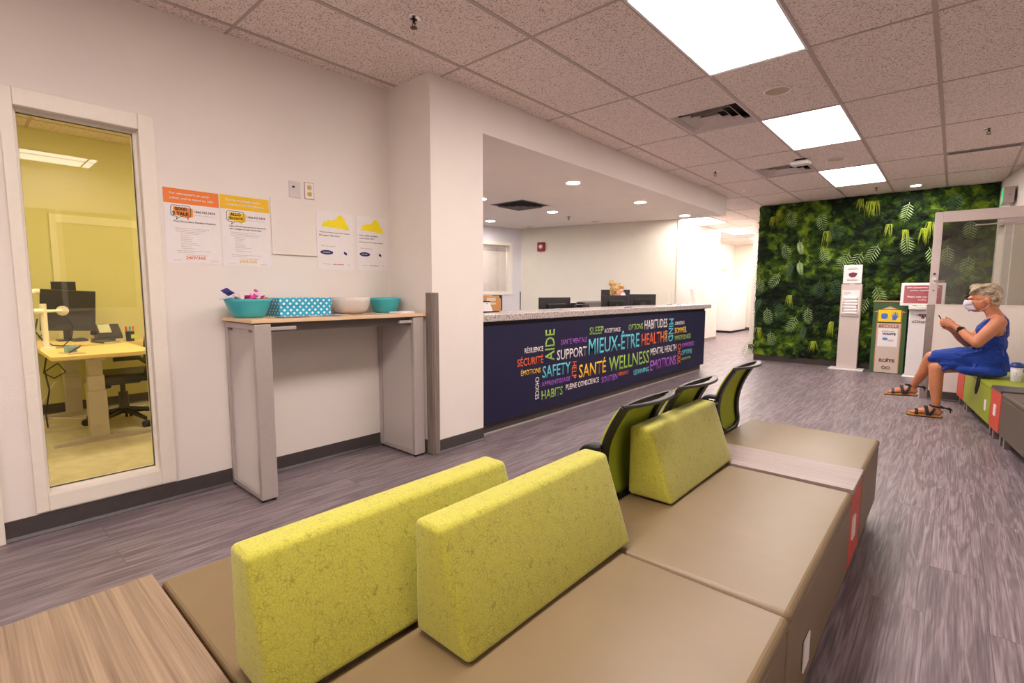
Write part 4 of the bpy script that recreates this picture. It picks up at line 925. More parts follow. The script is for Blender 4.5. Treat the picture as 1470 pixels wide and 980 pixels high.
def table_unit(x0, x1, y0, y1, label, wood, tagpos=None, loc=None, rz=0, h=.447, top=.022):
    cx, cy = (x0+x1)/2, (y0+y1)/2
    t = thing('bench_table', label, 'bench table', (cx, cy, 0) if loc is None else loc, rz, 'wood topped tables set between the bench seats'); a, b = (x1-x0)/2, (y1-y0)/2
    bx('tabletop', (-a, -b+.001, h-top), (a, b-.001, h), wood, t, bevel=.002)
    bx('body', (-a+.004, -b+.003, .10), (a-.004, b-.003, h-top), M['red'], t, bevel=.004)
    for sx in (-1, 1):
        for sy in (-1, 1):
            bm = bmesh.new(); box(bm, (sx*(a-.05)-.022, sy*(b-.045)-.022, 0), (sx*(a-.05)+.022, sy*(b-.045)+.022, .1)); new('leg', bm, M['steel'], t, bevel=.003)
    if tagpos: bx('number_tag', (tagpos[0]*a-.003, tagpos[1], tagpos[2]), (tagpos[0]*a+.003, tagpos[1]+.07, tagpos[2]+.09), M['white'], t)
    return t
XR = -.245
ottoman('ottoman', -.905, XR, .305, 1.300, 'taupe bench seat nearest the viewer, carrying the middle lime backrest', M['vinyl'])
ottoman('ottoman', -.905, XR, 1.306, 2.308, 'taupe bench seat between the front seat and the wood strip table', M['vinyl'], (1, -.31, .17))
table_unit(-.905, XR, 2.312, 2.618, 'red sided table with a grey wood strip top between two taupe seats', M['walnut2'], (1, -.1, .22))
ottoman('ottoman', -.905, XR, 2.622, 3.262, 'taupe bench seat at the far end, beyond the wood strip', M['vinyl'])
ottoman('ottoman', -1.565, -.911, .327, 1.0, 'taupe bench seat at lower left under the first lime backrest', M['vinyl'])
table_unit(-1.60, -.95, .0, .318, 'grey oak topped table in the bottom left corner of the picture', M['walnut'], None)
def backrest(xl, y0, y1, label, z0=.452, h=.265, bw=.178, tw=.085):
    t = thing('backrest', label, 'backrest', (xl, y0, z0), 0, 'lime backrests standing on the bench'); L_ = y1-y0
    bm = bmesh.new(); n = 14
    prof = [(0, 0), (bw, 0), (bw*.5+tw*.5, h*.5), (tw, h), (0, h)]
    rings = []
    for k in range(n+1):
        y = L_*k/n; rings.append([(x, y, z) for x, z in prof])
    ring_loft(bm, rings); new('upholstery', bm, M['lime_fab'], t, smooth=True, bevel=.014, seg=4)
backrest(-1.06, .338, 1.075, 'left lime backrest at the front, partly hidden by the middle one')
backrest(-.872, .655, 1.345, 'middle lime backrest, largest in the picture')
backrest(-.890, 1.68, 2.345, 'right lime backrest standing before the guest chairs')

# ================================================================== guest chairs (they face the desk)
def guest_chair(cy, label, x=-.925):
    t = thing('guest_chair', label, 'chair', (x, cy, 0), 0, 'lime mesh guest chairs facing the reception desk')
    def back(u, v):     # u across (-1..1), v up (0..1)
        v = max(0, v); w = (.155+.040*min(1, v*1.6)**.8)*u
        xx = .060*v**2-.040*math.sin(v*PI)+.004+.012*u*u
        return Vector((xx, w, .43+.385*v))
    n = 12; bm = bmesh.new()
    def mp(i, j, o):
        v = j/n; u = (-1+2*i/n)*.97; k = 1.0 if v > .12 else (.55+.45*math.sin(v/.12*PI/2)); k2 = 1.0 if v < .93 else (1-.10*((v-.93)/.07)**2)
        return back(u*1.02*k*k2, v)+Vector((o, 0, 0))
    g = [[bm.verts.new(mp(i, j, -.004)) for j in range(n+1)] for i in range(n+1)]
    g2 = [[bm.verts.new(mp(i, j, -.013)) for j in range(n+1)] for i in range(n+1)]
    for i in range(n):
        for j in range(n):
            bm.faces.new((g[i][j], g[i+1][j], g[i+1][j+1], g[i][j+1])); bm.faces.new((g2[i][j+1], g2[i+1][j+1], g2[i+1][j], g2[i][j]))
    for i in range(n):
        for (a, b) in (((i, 0), (i+1, 0)), ((i+1, n), (i, n)), ((0, i+1), (0, i)), ((n, i), (n, i+1))): bm.faces.new((g[a[0]][a[1]], g2[a[0]][a[1]], g2[b[0]][b[1]], g[b[0]][b[1]]))
    new('back_mesh', bm, M['meshg'], t, smooth=True)
    # U shaped frame: down one side, round the bottom, up the other
    pth, wd, ws = [], [], []
    for k in range(13): v = 1-k/12*.86; pth.append(back(-.89, v)); wd.append(Vector((0, 1, 0))); ws.append(.030+.024*v)
    for k in range(1, 12):
        a = PI+PI*k/12; pth.append(back(.89*math.cos(a), .14+.15*math.sin(a))); wd.append(Vector((0, -math.cos(a), -math.sin(a)))); ws.append(.030)
    for k in range(13): v = .14+k/12*.86; pth.append(back(.89, v)); wd.append(Vector((0, -1, 0))); ws.append(.030+.024*v)
    bm = bmesh.new(); strip(bm, [p+Vector((.006, 0, 0)) for p in pth], ws, .016, wd); new('back_frame', bm, M['black'], t, bevel=.003)
    bm = bmesh.new(); pts = [back(-1+2*k/14, 1)+Vector((.006+.060*math.sin(k/14*PI)**.7, 0, .004)) for k in range(15)]; strip(bm, pts, [.022+.018*math.sin(k/14*PI) for k in range(15)], .012, (1, 0, .2)); new('top_rail', bm, M['charcoal'], t, bevel=.004)
    bm = bmesh.new(); strip(bm, [back(-.98+1.96*k/6, .985)+Vector((.004, 0, 0)) for k in range(7)], .026, .014, (0, 0, 1)); new('top_edge', bm, M['black'], t, bevel=.003)
    bm = bmesh.new(); box(bm, (-.30, -.19, .385), (-.05, .19, .42)); new('seat', bm, M['black'], t, bevel=.015, seg=4)
    for s in (-1, 1):
        y = s*.20; bm = bmesh.new()
        tube(bm, [(.02, y, .012), (-.26, y, .012), (-.31, y, .03), (-.27, y, .22), (-.13, y, .42), (-.09, y, .52), (-.075, y, .59), (-.065, y, .618), (-.05, y, .628), (.0, y*.93, .62)], .011, 10); lg = new('leg', bm, M['chrome'], t)
        bm = bmesh.new(); tube(bm, [(.02, y, .012), (.035, y, .04), (.0, y, .25), (-.05, y, .40), (-.10, y, .41), (-.17, y, .41)], .011, 10); new('rear_leg', bm, M['chrome'], t)
        bm = bmesh.new(); strip(bm, [(-.085, y, .612), (-.076, y, .632), (-.06, y, .648), (-.04, y, .655), (.0, y*.97, .655)], [.03, .045, .05, .05, .045], .022, (0, 1, 0)); new('arm_pad', bm, M['black'], t, bevel=.008)
    return t
guest_chair(1.74, 'lime mesh chair nearest the viewer, between the middle and right backrests')
guest_chair(2.22, 'lime mesh chair in the middle of the three, behind the right backrest')
guest_chair(2.93, 'lime mesh chair at the far end, beside the last taupe seat')

# ================================================================== bench along the right wall
PH = math.atan2(.13, 1)       # the row runs a little out of square
def rb(y): return .105+(7.44-y)*.132
def row(y0, y1, kind, label, **k):
    dep = .62; yc = (y0+y1)/2; c = math.cos(PH); s = math.sin(PH)
    fx = rb(yc); loc = (fx-.03+dep/2*c, yc+dep/2*s, 0); Ln = (y1-y0)/c
    if kind == 'table': return table_unit(-dep/2, dep/2, -Ln/2, Ln/2, label, M['charcoal'] if False else plain('dark_table_top', (74, 66, 66), .4), k.get('tag'), loc=loc, rz=PH)
    return ottoman('ottoman', -dep/2, dep/2, -Ln/2, Ln/2, label, k['mat'], k.get('tag'), k.get('group', 'seats along the right wall'), loc=loc, rz=PH)
row(6.985, 7.36, 'table', 'red sided table unit at the far end of the right bench')
row(5.83, 6.975, 'seat', 'lime bench seat the woman sits on', mat=M['vinylg'], tag=(-1, -.47, .20))
row(5.50, 5.82, 'table', 'red sided table between the lime and the dark seat on the right', tag=(-1, -.05, .22))
row(4.40, 5.49, 'seat', 'dark taupe bench seat at the right edge of the picture', mat=plain('dark_vinyl', (84, 74, 62), .42, var=.05, scale=8))
# ================================================================== living wall
lw = thing('living_wall', 'green wall of moss with hanging fern fronds', 'living wall', (0, 0, 0))
LX0, LX1, LY = -2.70, .372, 9.67
bx('backing', (LX0+.01, LY+.06, .10), (LX1, 9.80, CH-.002), M['dark'], lw)
bx('base_board', (LX0+.02, LY+.03, 0), (LX1-.01, 9.80, .10), plain('dark_base_wood', (60, 50, 46), .6), lw)
nx, nz = 230, 200; bm = bmesh.new()
def mossd(x, z):
    p = Vector((x*6.0, z*7.5, 3.1)); d = noise.noise(p)*.5+.5
    c = noise.cell(Vector((x*4, z*4, 0)))
    v = noise.voronoi(Vector((x*7+.35*noise.noise(Vector((x*9, z*9, 4))), z*9+.35*noise.noise(Vector((x*9, z*9, 8))), 1.7)))[0][0]
    return .06*d+.085*max(0, .72-v)+.02*noise.noise(Vector((x*30, z*30, 0)))
rows_ = []
for j in range(nz+1):
    r = []
    for i in range(nx+1):
        x = LX0+(LX1-LX0)*i/nx; z = .10+(CH-.105)*j/nz; e = min(1, (x-LX0)/.05, 1)
        dx = .012*noise.noise(Vector((0, z*14, 5)))*(1-e) if e < 1 else 0
        r.append(bm.verts.new((x+dx, LY+.06-mossd(x, z)*max(.35, e), z)))
    rows_.append(r)
for j in range(nz):
    for i in range(nx): bm.faces.new((rows_[j][i], rows_[j][i+1], rows_[j+1][i+1], rows_[j+1][i]))
side = [bm.verts.new((LX0+.0, 9.80, .10+(CH-.105)*j/nz)) for j in range(nz+1)]
for j in range(nz): bm.faces.new((rows_[j][0], rows_[j+1][0], side[j+1], side[j]))
o = new('moss', bm, M['moss'], lw, smooth=True); o['kind'] = 'stuff'
# fluffy sprigs over the moss
bm = bmesh.new()
for k in range(26000):
    x = random.uniform(LX0-.01, LX1-.01); z = random.uniform(.09, CH-.03)
    if noise.noise(Vector((x*2.6, z*2.6, 9))) < -.12 and random.random() < .75: continue
    s = random.uniform(.012, .028); y = LY+.06-mossd(x, z)-.002
    a = random.uniform(0, 2*PI); d = Vector((math.cos(a), -random.uniform(.4, 1.4), math.sin(a)+.2)).normalized(); sd = d.cross(Vector((random.uniform(-1, 1), 1, random.uniform(-1, 1)))).normalized()
    p = Vector((x, y, z)); A = [bm.verts.new(q) for q in (p-sd*s*.22, p+sd*s*.22, p+d*s)]; bm.faces.new(A)
o = new('moss_sprigs', bm, M['moss'], lw); o['kind'] = 'stuff'
def frond(x, z, L_, mat, ang=0, lean=.35, wide=.42, nl=11, y=None, thin=.16):
    """pinnate fern frond hanging from (x,z)"""
    bm = bmesh.new(); y0 = (LY-.075) if y is None else y
    dirn = Vector((math.sin(ang), 0, -math.cos(ang)))
    pts = [Vector((x, y0, z))+dirn*L_*t_+Vector((0, -L_*lean*math.sin(t_*PI*.7)*.6, 0)) for t_ in [k/8 for k in range(9)]]
    tube(bm, pts, [.0035-.0003*k for k in range(9)], 5)
    side = Vector((math.cos(ang), 0, math.sin(ang)))
    for k in range(nl):
        t_ = .10+.86*k/nl; i = min(7, int(t_*8)); p = pts[i].lerp(pts[i+1], t_*8-i); ln = L_*wide*math.sin(min(1, (t_*.9+.12))*PI)**.6*(1-.35*t_)
        for s in (-1, 1):
            d = (side*s+dirn*.75+Vector((0, -.25, 0))).normalized(); n = d.cross(Vector((0, 1, 0))).normalized(); w = ln*thin
            q = [p, p+d*ln*.35+n*w*.5, p+d*ln*.75+n*w*.38, p+d*ln, p+d*ln*.75-n*w*.38, p+d*ln*.35-n*w*.5]
            bm.faces.new([bm.verts.new(v) for v in q])
    o = new('fern_frond', bm, mat, lw); sm = o.modifiers.new('s', 'SOLIDIFY'); sm.thickness = .0012; return o
def tuft(x, z, L_, mat, n=16, sp=.05):
    bm = bmesh.new()
    for k in range(n):
        xx = x+random.uniform(-sp, sp); ln = L_*random.uniform(.6, 1); b = random.uniform(-.04, .04)
        pts = [Vector((xx, LY-.03, z)), Vector((xx+b*.4, LY-.08, z-.02)), Vector((xx+b, LY-.085, z-ln*.6)), Vector((xx+b*1.3, LY-.08, z-ln))]
        strip(bm, pts, [.006, .006, .004, .001], .001, (1, 0, 0))
    new('grass_tuft', bm, mat, lw)
FR = [(-2.571, 2.595), (-2.248, 1.896), (-1.673, 1.817), (-1.734, 2.375), (-2.613, 1.331), (-2.29, 1.422), (-2.002, 0.673), (-2.391, 0.39), (-0.593, 2.416), (-0.328, 1.743), (-1.016, 0.989), (-1.129, 1.71), (-1.688, 1.274), (-1.479, 1.309), (-1.834, 0.826), (-2.579, 1.009), (-2.024, 1.975), (-2.101, 1.601), (-2.006, 1.634), (-1.867, 0.552), (-0.6, 1.944), (-0.931, 1.817), (-0.931, 1.174), (-1.299, 1.716), (-2.684, 0.215), (-2.195, 2.451), (-2.28, 0.903),
      (-.05, 2.50), (.1, 2.1), (-.12, 1.75), (.12, 1.6), (-.05, 1.35), (.25, 1.85), (.2, 1.25), (-.15, 1.15), (-1.2, .6), (-1.55, 2.2), (-2.47, .8), (-.75, .5)]
KIND = {1: 'l', 2: 'l', 4: 'l', 5: 'l', 6: 'l', 7: 'l', 10: 'l', 11: 'l', 9: 'b', 23: 'l', 22: 'l', 12: 'd', 13: 'd', 16: 'b2', 18: 'b2', 17: 'b2', 15: 'b2', 26: 'd', 19: 'b2', 27: 'd', 0: 'd', 3: 'm', 8: 'm'}
for i, (x, z) in enumerate(FR):
    k = KIND.get(i, random.choice('lmd')); mt = {'l': M['fern'], 'b': M['fernlight'], 'm': M['fern'], 'd': M['ferndark']}.get(k[0], M['fern'])
    if k == 'b2': frond(x, z+.12, .26, M['ferndark'] if i % 2 else M['fern'], random.uniform(-.3, .3), .3, .30, 12, thin=.22)
    else: frond(x, z+.15, random.uniform(.27, .36), mt, random.uniform(-.45, .45), .4, .42, 7, thin=.10 if k != 'd' else .12)
for x, z in [(-1.195, 2.574), (-1.083, 2.53), (-1.015, 2.523), (-0.819, 2.15), (-0.397, 2.057), (-0.33, 2.144), (-2.121, 1.055), (-1.484, 0.627), (-1.726, 0.289), (-2.442, 2.419), (-2.363, 2.52), (-1.629, 2.108), (-2.588, 0.473), (-.62, 2.05), (0.0, .95), (.15, 1.0)]:
    tuft(x, z+.12, random.uniform(.20, .30), M['grass'], sp=.035)

# ================================================================== stands before the living wall
t = thing('mask_dispenser', 'tall pale dispenser stand holding folded white masks', 'dispenser stand', (-1.215, 9.43, 0))
bx('base_plate', (-.235, -.10, 0), (.225, .16, .022), M['white'], t, bevel=.004)
pm = plain('stand_grey', (206, 192, 186), .4, var=.02)
bx('column', (-.135, -.03, .022), (.135, .10, 1.355), pm, t, bevel=.006)
bxs('holder', [((-.115, -.04, 1.16), (-.10, -.03, 1.27)), ((-.115, -.05, .86), (.115, -.03, .885)), ((.10, -.05, .86), (.115, -.03, 1.27)), ((-.115, -.05, .86), (-.10, -.03, 1.27))], M['trim'], t, bevel=.001)
bx('notice', (-.10, -.034, 1.14), (.10, -.031, 1.26), M['paper'], t)
bm = bmesh.new(); lines_block(bm, (-.09, -.035, 0), (1, 0, 0), (0, 0, 1), [(0, 1.225, .08), (.0, 1.21, .1), (0, 1.195, .06)], hgt=.005); new('notice_print', bm, M['charcoal'], t)
for k in range(6):
    z = .885+.046*k; bm = bmesh.new(); box(bm, (-.097+.004*(k % 2), -.075, z), (.097-.003*(k % 3), -.032, z+.043)); new('folded_mask', bm, M['paper'], t, bevel=.016, seg=3)
bm = bmesh.new(); ring_loft(bm, [[(-.122, -.012, 1.368), (.122, -.012, 1.368), (.122, -.006, 1.368), (-.122, -.006, 1.368)], [(-.122, .0, 1.655), (.122, .0, 1.655), (.122, .006, 1.655), (-.122, .006, 1.655)]]); new('sign', bm, M['white'], t, bevel=.001)
bx('clip', (-.03, -.012, 1.34), (.03, .0, 1.372), M['silver'], t)
poly_plate('mask_symbol', [(-.055, .02), (-.045, -.02), (-.01, -.042), (.03, -.035), (.05, -.012), (.06, .025), (0, .04)], (0, -.010, 1.50), (1, 0, 0), (0, .04, 1), flat((110, 36, 56)), t)
bm = bmesh.new(); lines_block(bm, (-.07, -.012, 1.40), (1, 0, 0), (0, .04, 1), [(0, .02, .14), (.0, .008, .14), (.0, .185, .14), (.02, .2, .1)], hgt=.007); new('sign_print', bm, flat((110, 60, 70)), t)
# recycling bin
t = thing('recycling_bin', 'green recycling box with a beige front panel and yellow notice', 'recycling bin', (-.71, 9.40, 0))
bx('body', (-.205, 0, .0), (.205, .22, 1.085), M['green_lam'], t, bevel=.002); bx('lid', (-.215, -.012, 1.085), (.215, .23, 1.10), plain('lid_edge', (190, 160, 96), .5), t)
fp = [(-.15, .012), (.15, .012), (.15, .93), (.20, .93), (0, 1.02), (-.20, .93), (-.15, .93)]
poly_plate('panel_border', fp, (0, -.001, 0), (1, 0, 0), (0, 0, 1), M['orange_line'], t, th=.002)
fq = [(-.138, .012), (.138, .012), (.138, .942), (.165, .942), (0, 1.005), (-.165, .942), (-.138, .942)]
poly_plate('front_panel', fq, (0, -.003, 0), (1, 0, 0), (0, 0, 1), M['bin_beige'], t, th=.002)
poly_plate('notice_border', [(-.145, .765), (.145, .765), (.145, .975), (-.145, .975)], (0, -.006, 0), (1, 0, 0), (0, 0, 1), M['charcoal'], t, th=.002)
poly_plate('yellow_notice', [(-.138, .785), (.138, .785), (.138, .965), (-.138, .965)], (0, -.009, 0), (1, 0, 0), (0, 0, 1), flat((240, 206, 30)), t, th=.002)
blue = flat((70, 110, 200)); K_ = (0, -.0115, 0)
poly_plate('mask_symbol', [(-.10, .845), (-.075, .825), (-.035, .83), (-.02, .86), (-.022, .905), (-.06, .915), (-.10, .905)], K_, (1, 0, 0), (0, 0, 1), blue, t)
hand = [(.035, .815), (.075, .812), (.095, .85), (.115, .885), (.108, .892), (.088, .868), (.098, .925), (.088, .928), (.076, .878), (.074, .935), (.064, .935), (.062, .88), (.050, .928), (.041, .925), (.047, .872), (.028, .90), (.020, .893), (.036, .85)]
poly_plate('glove_symbol', hand, K_, (1, 0, 0), (0, 0, 1), blue, t)
text('lettering', 'RECYCLE', flat((190, 120, 84)), (-.12, -.006, .70), (1, 0, 0), (0, 0, 1), .24, .05, t, .03, .002)
poly_plate('paper_notice', [(-.125, .41), (.115, .41), (.115, .685), (-.125, .685)], (0, -.006, 0), (1, 0, 0), (0, 0, 1), M['paper'], t, th=.001)
text('lettering', 'WASTE', flat((56, 60, 70)), (-.075, -.008, .585), (1, 0, 0), (0, 0, 1), .165, .032, t, .04, .001)
text('lettering', 'RESIDUAL', flat((120, 120, 126)), (-.075, -.008, .63), (1, 0, 0), (0, 0, 1), .15, .022, t, .0, .001)
poly_plate('picture', ell(-.035, .525, .035, .022), (0, -.008, 0), (1, 0, 0), (0, 0, 1), flat((90, 140, 210)), t); poly_plate('picture', ell(.035, .505, .04, .016), (0, -.008, 0), (1, 0, 0), (0, 0, 1), flat((200, 190, 200)), t)
text('lettering', 'BOÎTE', flat((140, 104, 72)), (-.09, -.006, .175), (1, 0, 0), (0, 0, 1), .19, .05, t, .04, .002)
bm = bmesh.new(); pts = [Vector((.045*math.cos(a)/(1+math.sin(a)**2)*1.1, -.008, .09+.045*math.sin(a)*math.cos(a)/(1+math.sin(a)**2)*1.4)) for a in [2*PI*k/32 for k in range(33)]]; tube(bm, pts, .006, 6); new('loop_symbol', bm, flat((150, 116, 84)), t)
# survey kiosk
t = thing('survey_kiosk', 'white survey kiosk with a red touch screen, partly behind the steel post', 'kiosk', (-.33, 9.28, 0))
bm = bmesh.new(); ring_loft(bm, [[(-.17, -.06, .0), (.17, -.06, .0), (.17, .10, .0), (-.17, .10, .0)], [(-.165, -.04, .02), (.165, -.04, .02), (.165, .08, .02), (-.165, .08, .02)]]); new('base_plate', bm, M['white'], t)
bm = bmesh.new(); ring_loft(bm, [[(-.145, -.02, .02), (.145, -.02, .02), (.145, .07, .02), (-.145, .07, .02)], [(-.145, -.03, 1.0), (.145, -.03, 1.0), (.145, .05, 1.0), (-.145, .05, 1.0)]]); new('body', bm, M['white'], t, bevel=.008)
bx('shelf', (-.155, -.11, .985), (.155, .03, 1.035), M['white'], t, bevel=.008)
for x, rgb in ((-.09, (60, 170, 70)), (-.02, (160, 200, 60)), (.05, (220, 120, 60)), (.11, (200, 50, 50))):
    bm = bmesh.new(); lathe(bm, [(.001, .012), (.024, .010), (.026, 0), (.001, 0)], (x, -.07, 1.034), 16); new('button', bm, flat(rgb), t)
def kp(x, z, o=0): return (x, -.05+(z-1.05)*.12-o, z)
bm = bmesh.new(); ring_loft(bm, [[kp(-.26, 1.035), kp(.235, 1.035), kp(.235, 1.035, -.03), kp(-.26, 1.035, -.03)], [kp(-.26, 1.365), kp(.235, 1.365), kp(.235, 1.365, -.03), kp(-.26, 1.365, -.03)]]); new('screen_housing', bm, M['white'], t, bevel=.012, seg=3)
bm = bmesh.new(); ring_loft(bm, [[kp(-.222, 1.072, .0), kp(.198, 1.072, .0), kp(.198, 1.072, .003), kp(-.222, 1.072, .003)], [kp(-.222, 1.33, .0), kp(.198, 1.33, .0), kp(.198, 1.33, .003), kp(-.222, 1.33, .003)]])
sc_ = NT('red_screen'); sc_.set(**{'Base Color': lin((120, 34, 42)), 'Roughness': .25, 'Emission Color': lin((150, 44, 52)), 'Emission Strength': .25}); new('display', bm, sc_.m, t)
for s_, z, w in (('Que pensez-vous de notre', 1.285, .36), ("service aujourd'hui ?", 1.245, .29), ('Please rate our session', 1.155, .34), ('today', 1.11, .10)):
    text('screen_text', s_, M['white'], kp(-w/2-.012, z, .004), (1, 0, 0), (0, .12, 1), w, .022, t, .03, .001)
mar = flat((110, 30, 48)); bm = bmesh.new()
for (x, z, w, h) in ((-.04, .905, .10, .012), (-.03, .885, .02, .02), (0, .885, .02, .02), (.03, .885, .02, .02), (-.01, .872, .05, .012), (.0, .855, .03, .015), (-.055, .895, .015, .012)): box(bm, (x, -.034, z), (x+w, -.030, z+h))
new('column_emblem', bm, mar, t); text('lettering', 'uOttawa', mar, (-.105, -.032, .79), (1, 0, 0), (0, 0, 1), .215, .042, t, .0, .003)

# ================================================================== people
def remesh(o, vox, sm=6, f=.6):
    r = o.modifiers.new('remesh', 'REMESH'); r.mode = 'VOXEL'; r.voxel_size = vox; r.use_smooth_shade = True
    s = o.modifiers.new('smooth', 'SMOOTH'); s.factor = f; s.iterations = sm; return o
def chain(bm, pts, seg=14):
    """pts = [((x,y,z), r), ...] a tapering limb"""
    for (a, ra), (b, rb_) in zip(pts, pts[1:]): capsule(bm, a, b, ra, rb_, seg)
def flatball(bm, c, r, rz=0, rx=0, ry=0): ball(bm, c, r, 16, Matrix.Rotation(rz, 3, 'Z') @ Matrix.Rotation(ry, 3, 'Y') @ Matrix.Rotation(rx, 3, 'X'))
skin = m_skin('tanned_skin', (196, 128, 92))
W = thing('person', 'seated person in a sleeveless blue dress and white mask, looking at a phone', 'person', (0, 0, 0))
bm = bmesh.new()
# head
flatball(bm, (.232, 6.42, 1.185), (.098, .076, .108), ry=.25); flatball(bm, (.185, 6.42, 1.125), (.085, .062, .078)); flatball(bm, (.185, 6.42, 1.180), (.078, .064, .058)); flatball(bm, (.165, 6.42, 1.085), (.052, .045, .042)); ball(bm, (.115, 6.42, 1.155), (.014, .020, .010), 10)
flatball(bm, (.112, 6.42, 1.118), (.020, .013, .026), ry=.35); flatball(bm, (.118, 6.42, 1.175), (.022, .052, .013))
for y in (6.343, 6.497): flatball(bm, (.238, y, 1.150), (.020, .010, .033), ry=-.15)
# neck, chest
chain(bm, [((.245, 6.42, 1.11), .052), ((.285, 6.42, 1.03), .056), ((.31, 6.42, .97), .075)])
flatball(bm, (.30, 6.42, .90), (.095, .165, .115)); flatball(bm, (.28, 6.42, .72), (.09, .125, .16)); flatball(bm, (.27, 6.42, .57), (.10, .15, .09))
chain(bm, [((.31, 6.28, .975), .052), ((.31, 6.56, .975), .052)])
# left (near) arm with the watch
chain(bm, [((.315, 6.255, .955), .060), ((.245, 6.20, .86), .055), ((.185, 6.19, .772), .047)]); chain(bm, [((.185, 6.19, .772), .046), ((.13, 6.225, .815), .044), ((.062, 6.285, .880), .030), ((.03, 6.31, .905), .027)])
# right (far) arm
chain(bm, [((.29, 6.58, .94), .056), ((.20, 6.60, .83), .048), ((.13, 6.59, .735), .043)]); chain(bm, [((.13, 6.59, .735), .042), ((.07, 6.50, .79), .036), ((.022, 6.42, .850), .026), ((.005, 6.405, .868), .024)])
# legs: planted right leg, crossing left leg
chain(bm, [((.27, 6.51, .545), .088), ((.12, 6.46, .54), .082), ((-.075, 6.40, .500), .062)]); chain(bm, [((-.085, 6.40, .490), .062), ((-.078, 6.39, .33), .056), ((-.066, 6.38, .20), .042), ((-.062, 6.375, .115), .033), ((-.056, 6.375, .075), .036)])
chain(bm, [((.26, 6.35, .59), .085), ((.08, 6.37, .62), .082), ((-.125, 6.43, .585), .060)]); chain(bm, [((-.135, 6.44, .565), .058), ((-.175, 6.50, .44), .052), ((-.225, 6.57, .33), .038), ((-.255, 6.61, .25), .031), ((-.26, 6.615, .22), .034)])
# feet
def foot(bm, heel, toe, z, dy=0):
    h, t_ = Vector(heel), Vector(toe); d = (t_-h)
    chain(bm, [(h+Vector((0, 0, .034)), .030), (h+d*.35+Vector((0, 0, .042)), .033), (h+d*.72+Vector((0, 0, .026)), .026)])
    flatball(bm, h+d*.74+Vector((0, 0, .020)), (.045, .042, .017))
    for k in range(5):
        s = d.cross(Vector((0, 0, 1))).normalized()*(-.030+.015*k); ln = (1.0, .98, .95, .91, .86)[k] if dy > 0 else (.86, .91, .95, .98, 1.0)[k]
        b = h+d*.78+s+Vector((0, 0, .017)); e = h+d*ln+s+Vector((0, 0, .012)); capsule(bm, b, e, .0095, .0085 if k not in (0, 4) else .010, 8)
foot(bm, (-.035, 6.375, .022), (-.265, 6.345, .022), 0, -1)
foot(bm, (-.245, 6.615, .172), (-.465, 6.60, .160), 0, 1)
# hands
def hand(bm, wrist, palm, nrm, fingers, thumb, r=.0085):
    w, p = Vector(wrist), Vector(palm); d = (p-w)
    chain(bm, [(w, .024), (w+d*.5, .024), (p, .020)])
    flatball(bm, w+d*.75, (.034, .020, .036))
    for f in fingers+[thumb]:
        q = [Vector(v) for v in f]
        chain(bm, [(q[0], r*1.15), (q[1], r), (q[2], r*.92)]+([(q[3], r*.8)] if len(q) > 3 else []), 8)
hand(bm, (.03, 6.305, .905), (-.018, 6.325, .935), None,
     [[(-.022, 6.318, .955), (-.052, 6.322, .972), (-.078, 6.345, .975), (-.083, 6.372, .968)], [(-.028, 6.312, .940), (-.060, 6.318, .953), (-.084, 6.345, .955), (-.084, 6.375, .950)],
      [(-.028, 6.312, .924), (-.060, 6.320, .933), (-.082, 6.348, .934), (-.078, 6.375, .932)], [(-.022, 6.314, .908), (-.052, 6.324, .913), (-.072, 6.348, .914), (-.068, 6.370, .914)]],
     [(.0, 6.33, .955), (-.022, 6.352, .978), (-.045, 6.372, .990)])
hand(bm, (.002, 6.405, .868), (-.025, 6.405, .905), None,
     [[(-.035, 6.420, .925), (-.062, 6.418, .940), (-.082, 6.400, .950), (-.086, 6.385, .962)], [(-.040, 6.420, .910), (-.066, 6.416, .920), (-.084, 6.398, .925), (-.080, 6.380, .93)],
      [(-.038, 6.418, .895), (-.062, 6.414, .899), (-.077, 6.396, .902), (-.068, 6.380, .905)], [(-.030, 6.416, .882), (-.050, 6.412, .882), (-.063, 6.396, .883), (-.055, 6.382, .886)]],
     [(-.01, 6.40, .925), (-.028, 6.39, .955), (-.048, 6.382, .972)])
body = remesh(new('body', bm, skin, W), .0055, 3, .5)
# hair
bm = bmesh.new(); flatball(bm, (.238, 6.42, 1.225), (.100, .082, .092), ry=.2); flatball(bm, (.185, 6.42, 1.255), (.088, .070, .052), ry=.35); flatball(bm, (.265, 6.42, 1.185), (.070, .078, .085)); flatball(bm, (.142, 6.42, 1.236), (.046, .056, .026), ry=-.7)
flatball(bm, (.295, 6.42, 1.13), (.030, .055, .05), ry=-.2)
for k in range(9):
    y = 6.355+.016*k; tube(bm, [(.106, y, 1.214+.006*math.sin(k*2)), (.130, y, 1.250), (.175, y, 1.283-.002*abs(k-4)), (.235, y+.003, 1.300-.003*abs(k-4)), (.295, y, 1.262), (.325, y, 1.19), (.314, y, 1.12)], [.006, .010, .012, .013, .012, .010, .005], 8)
hr = new('hair', bm, m_hair('ash_blond_hair', (96, 80, 64), (200, 180, 150), (14, 50, 30)), W); remesh(hr, .005, 3, .5)
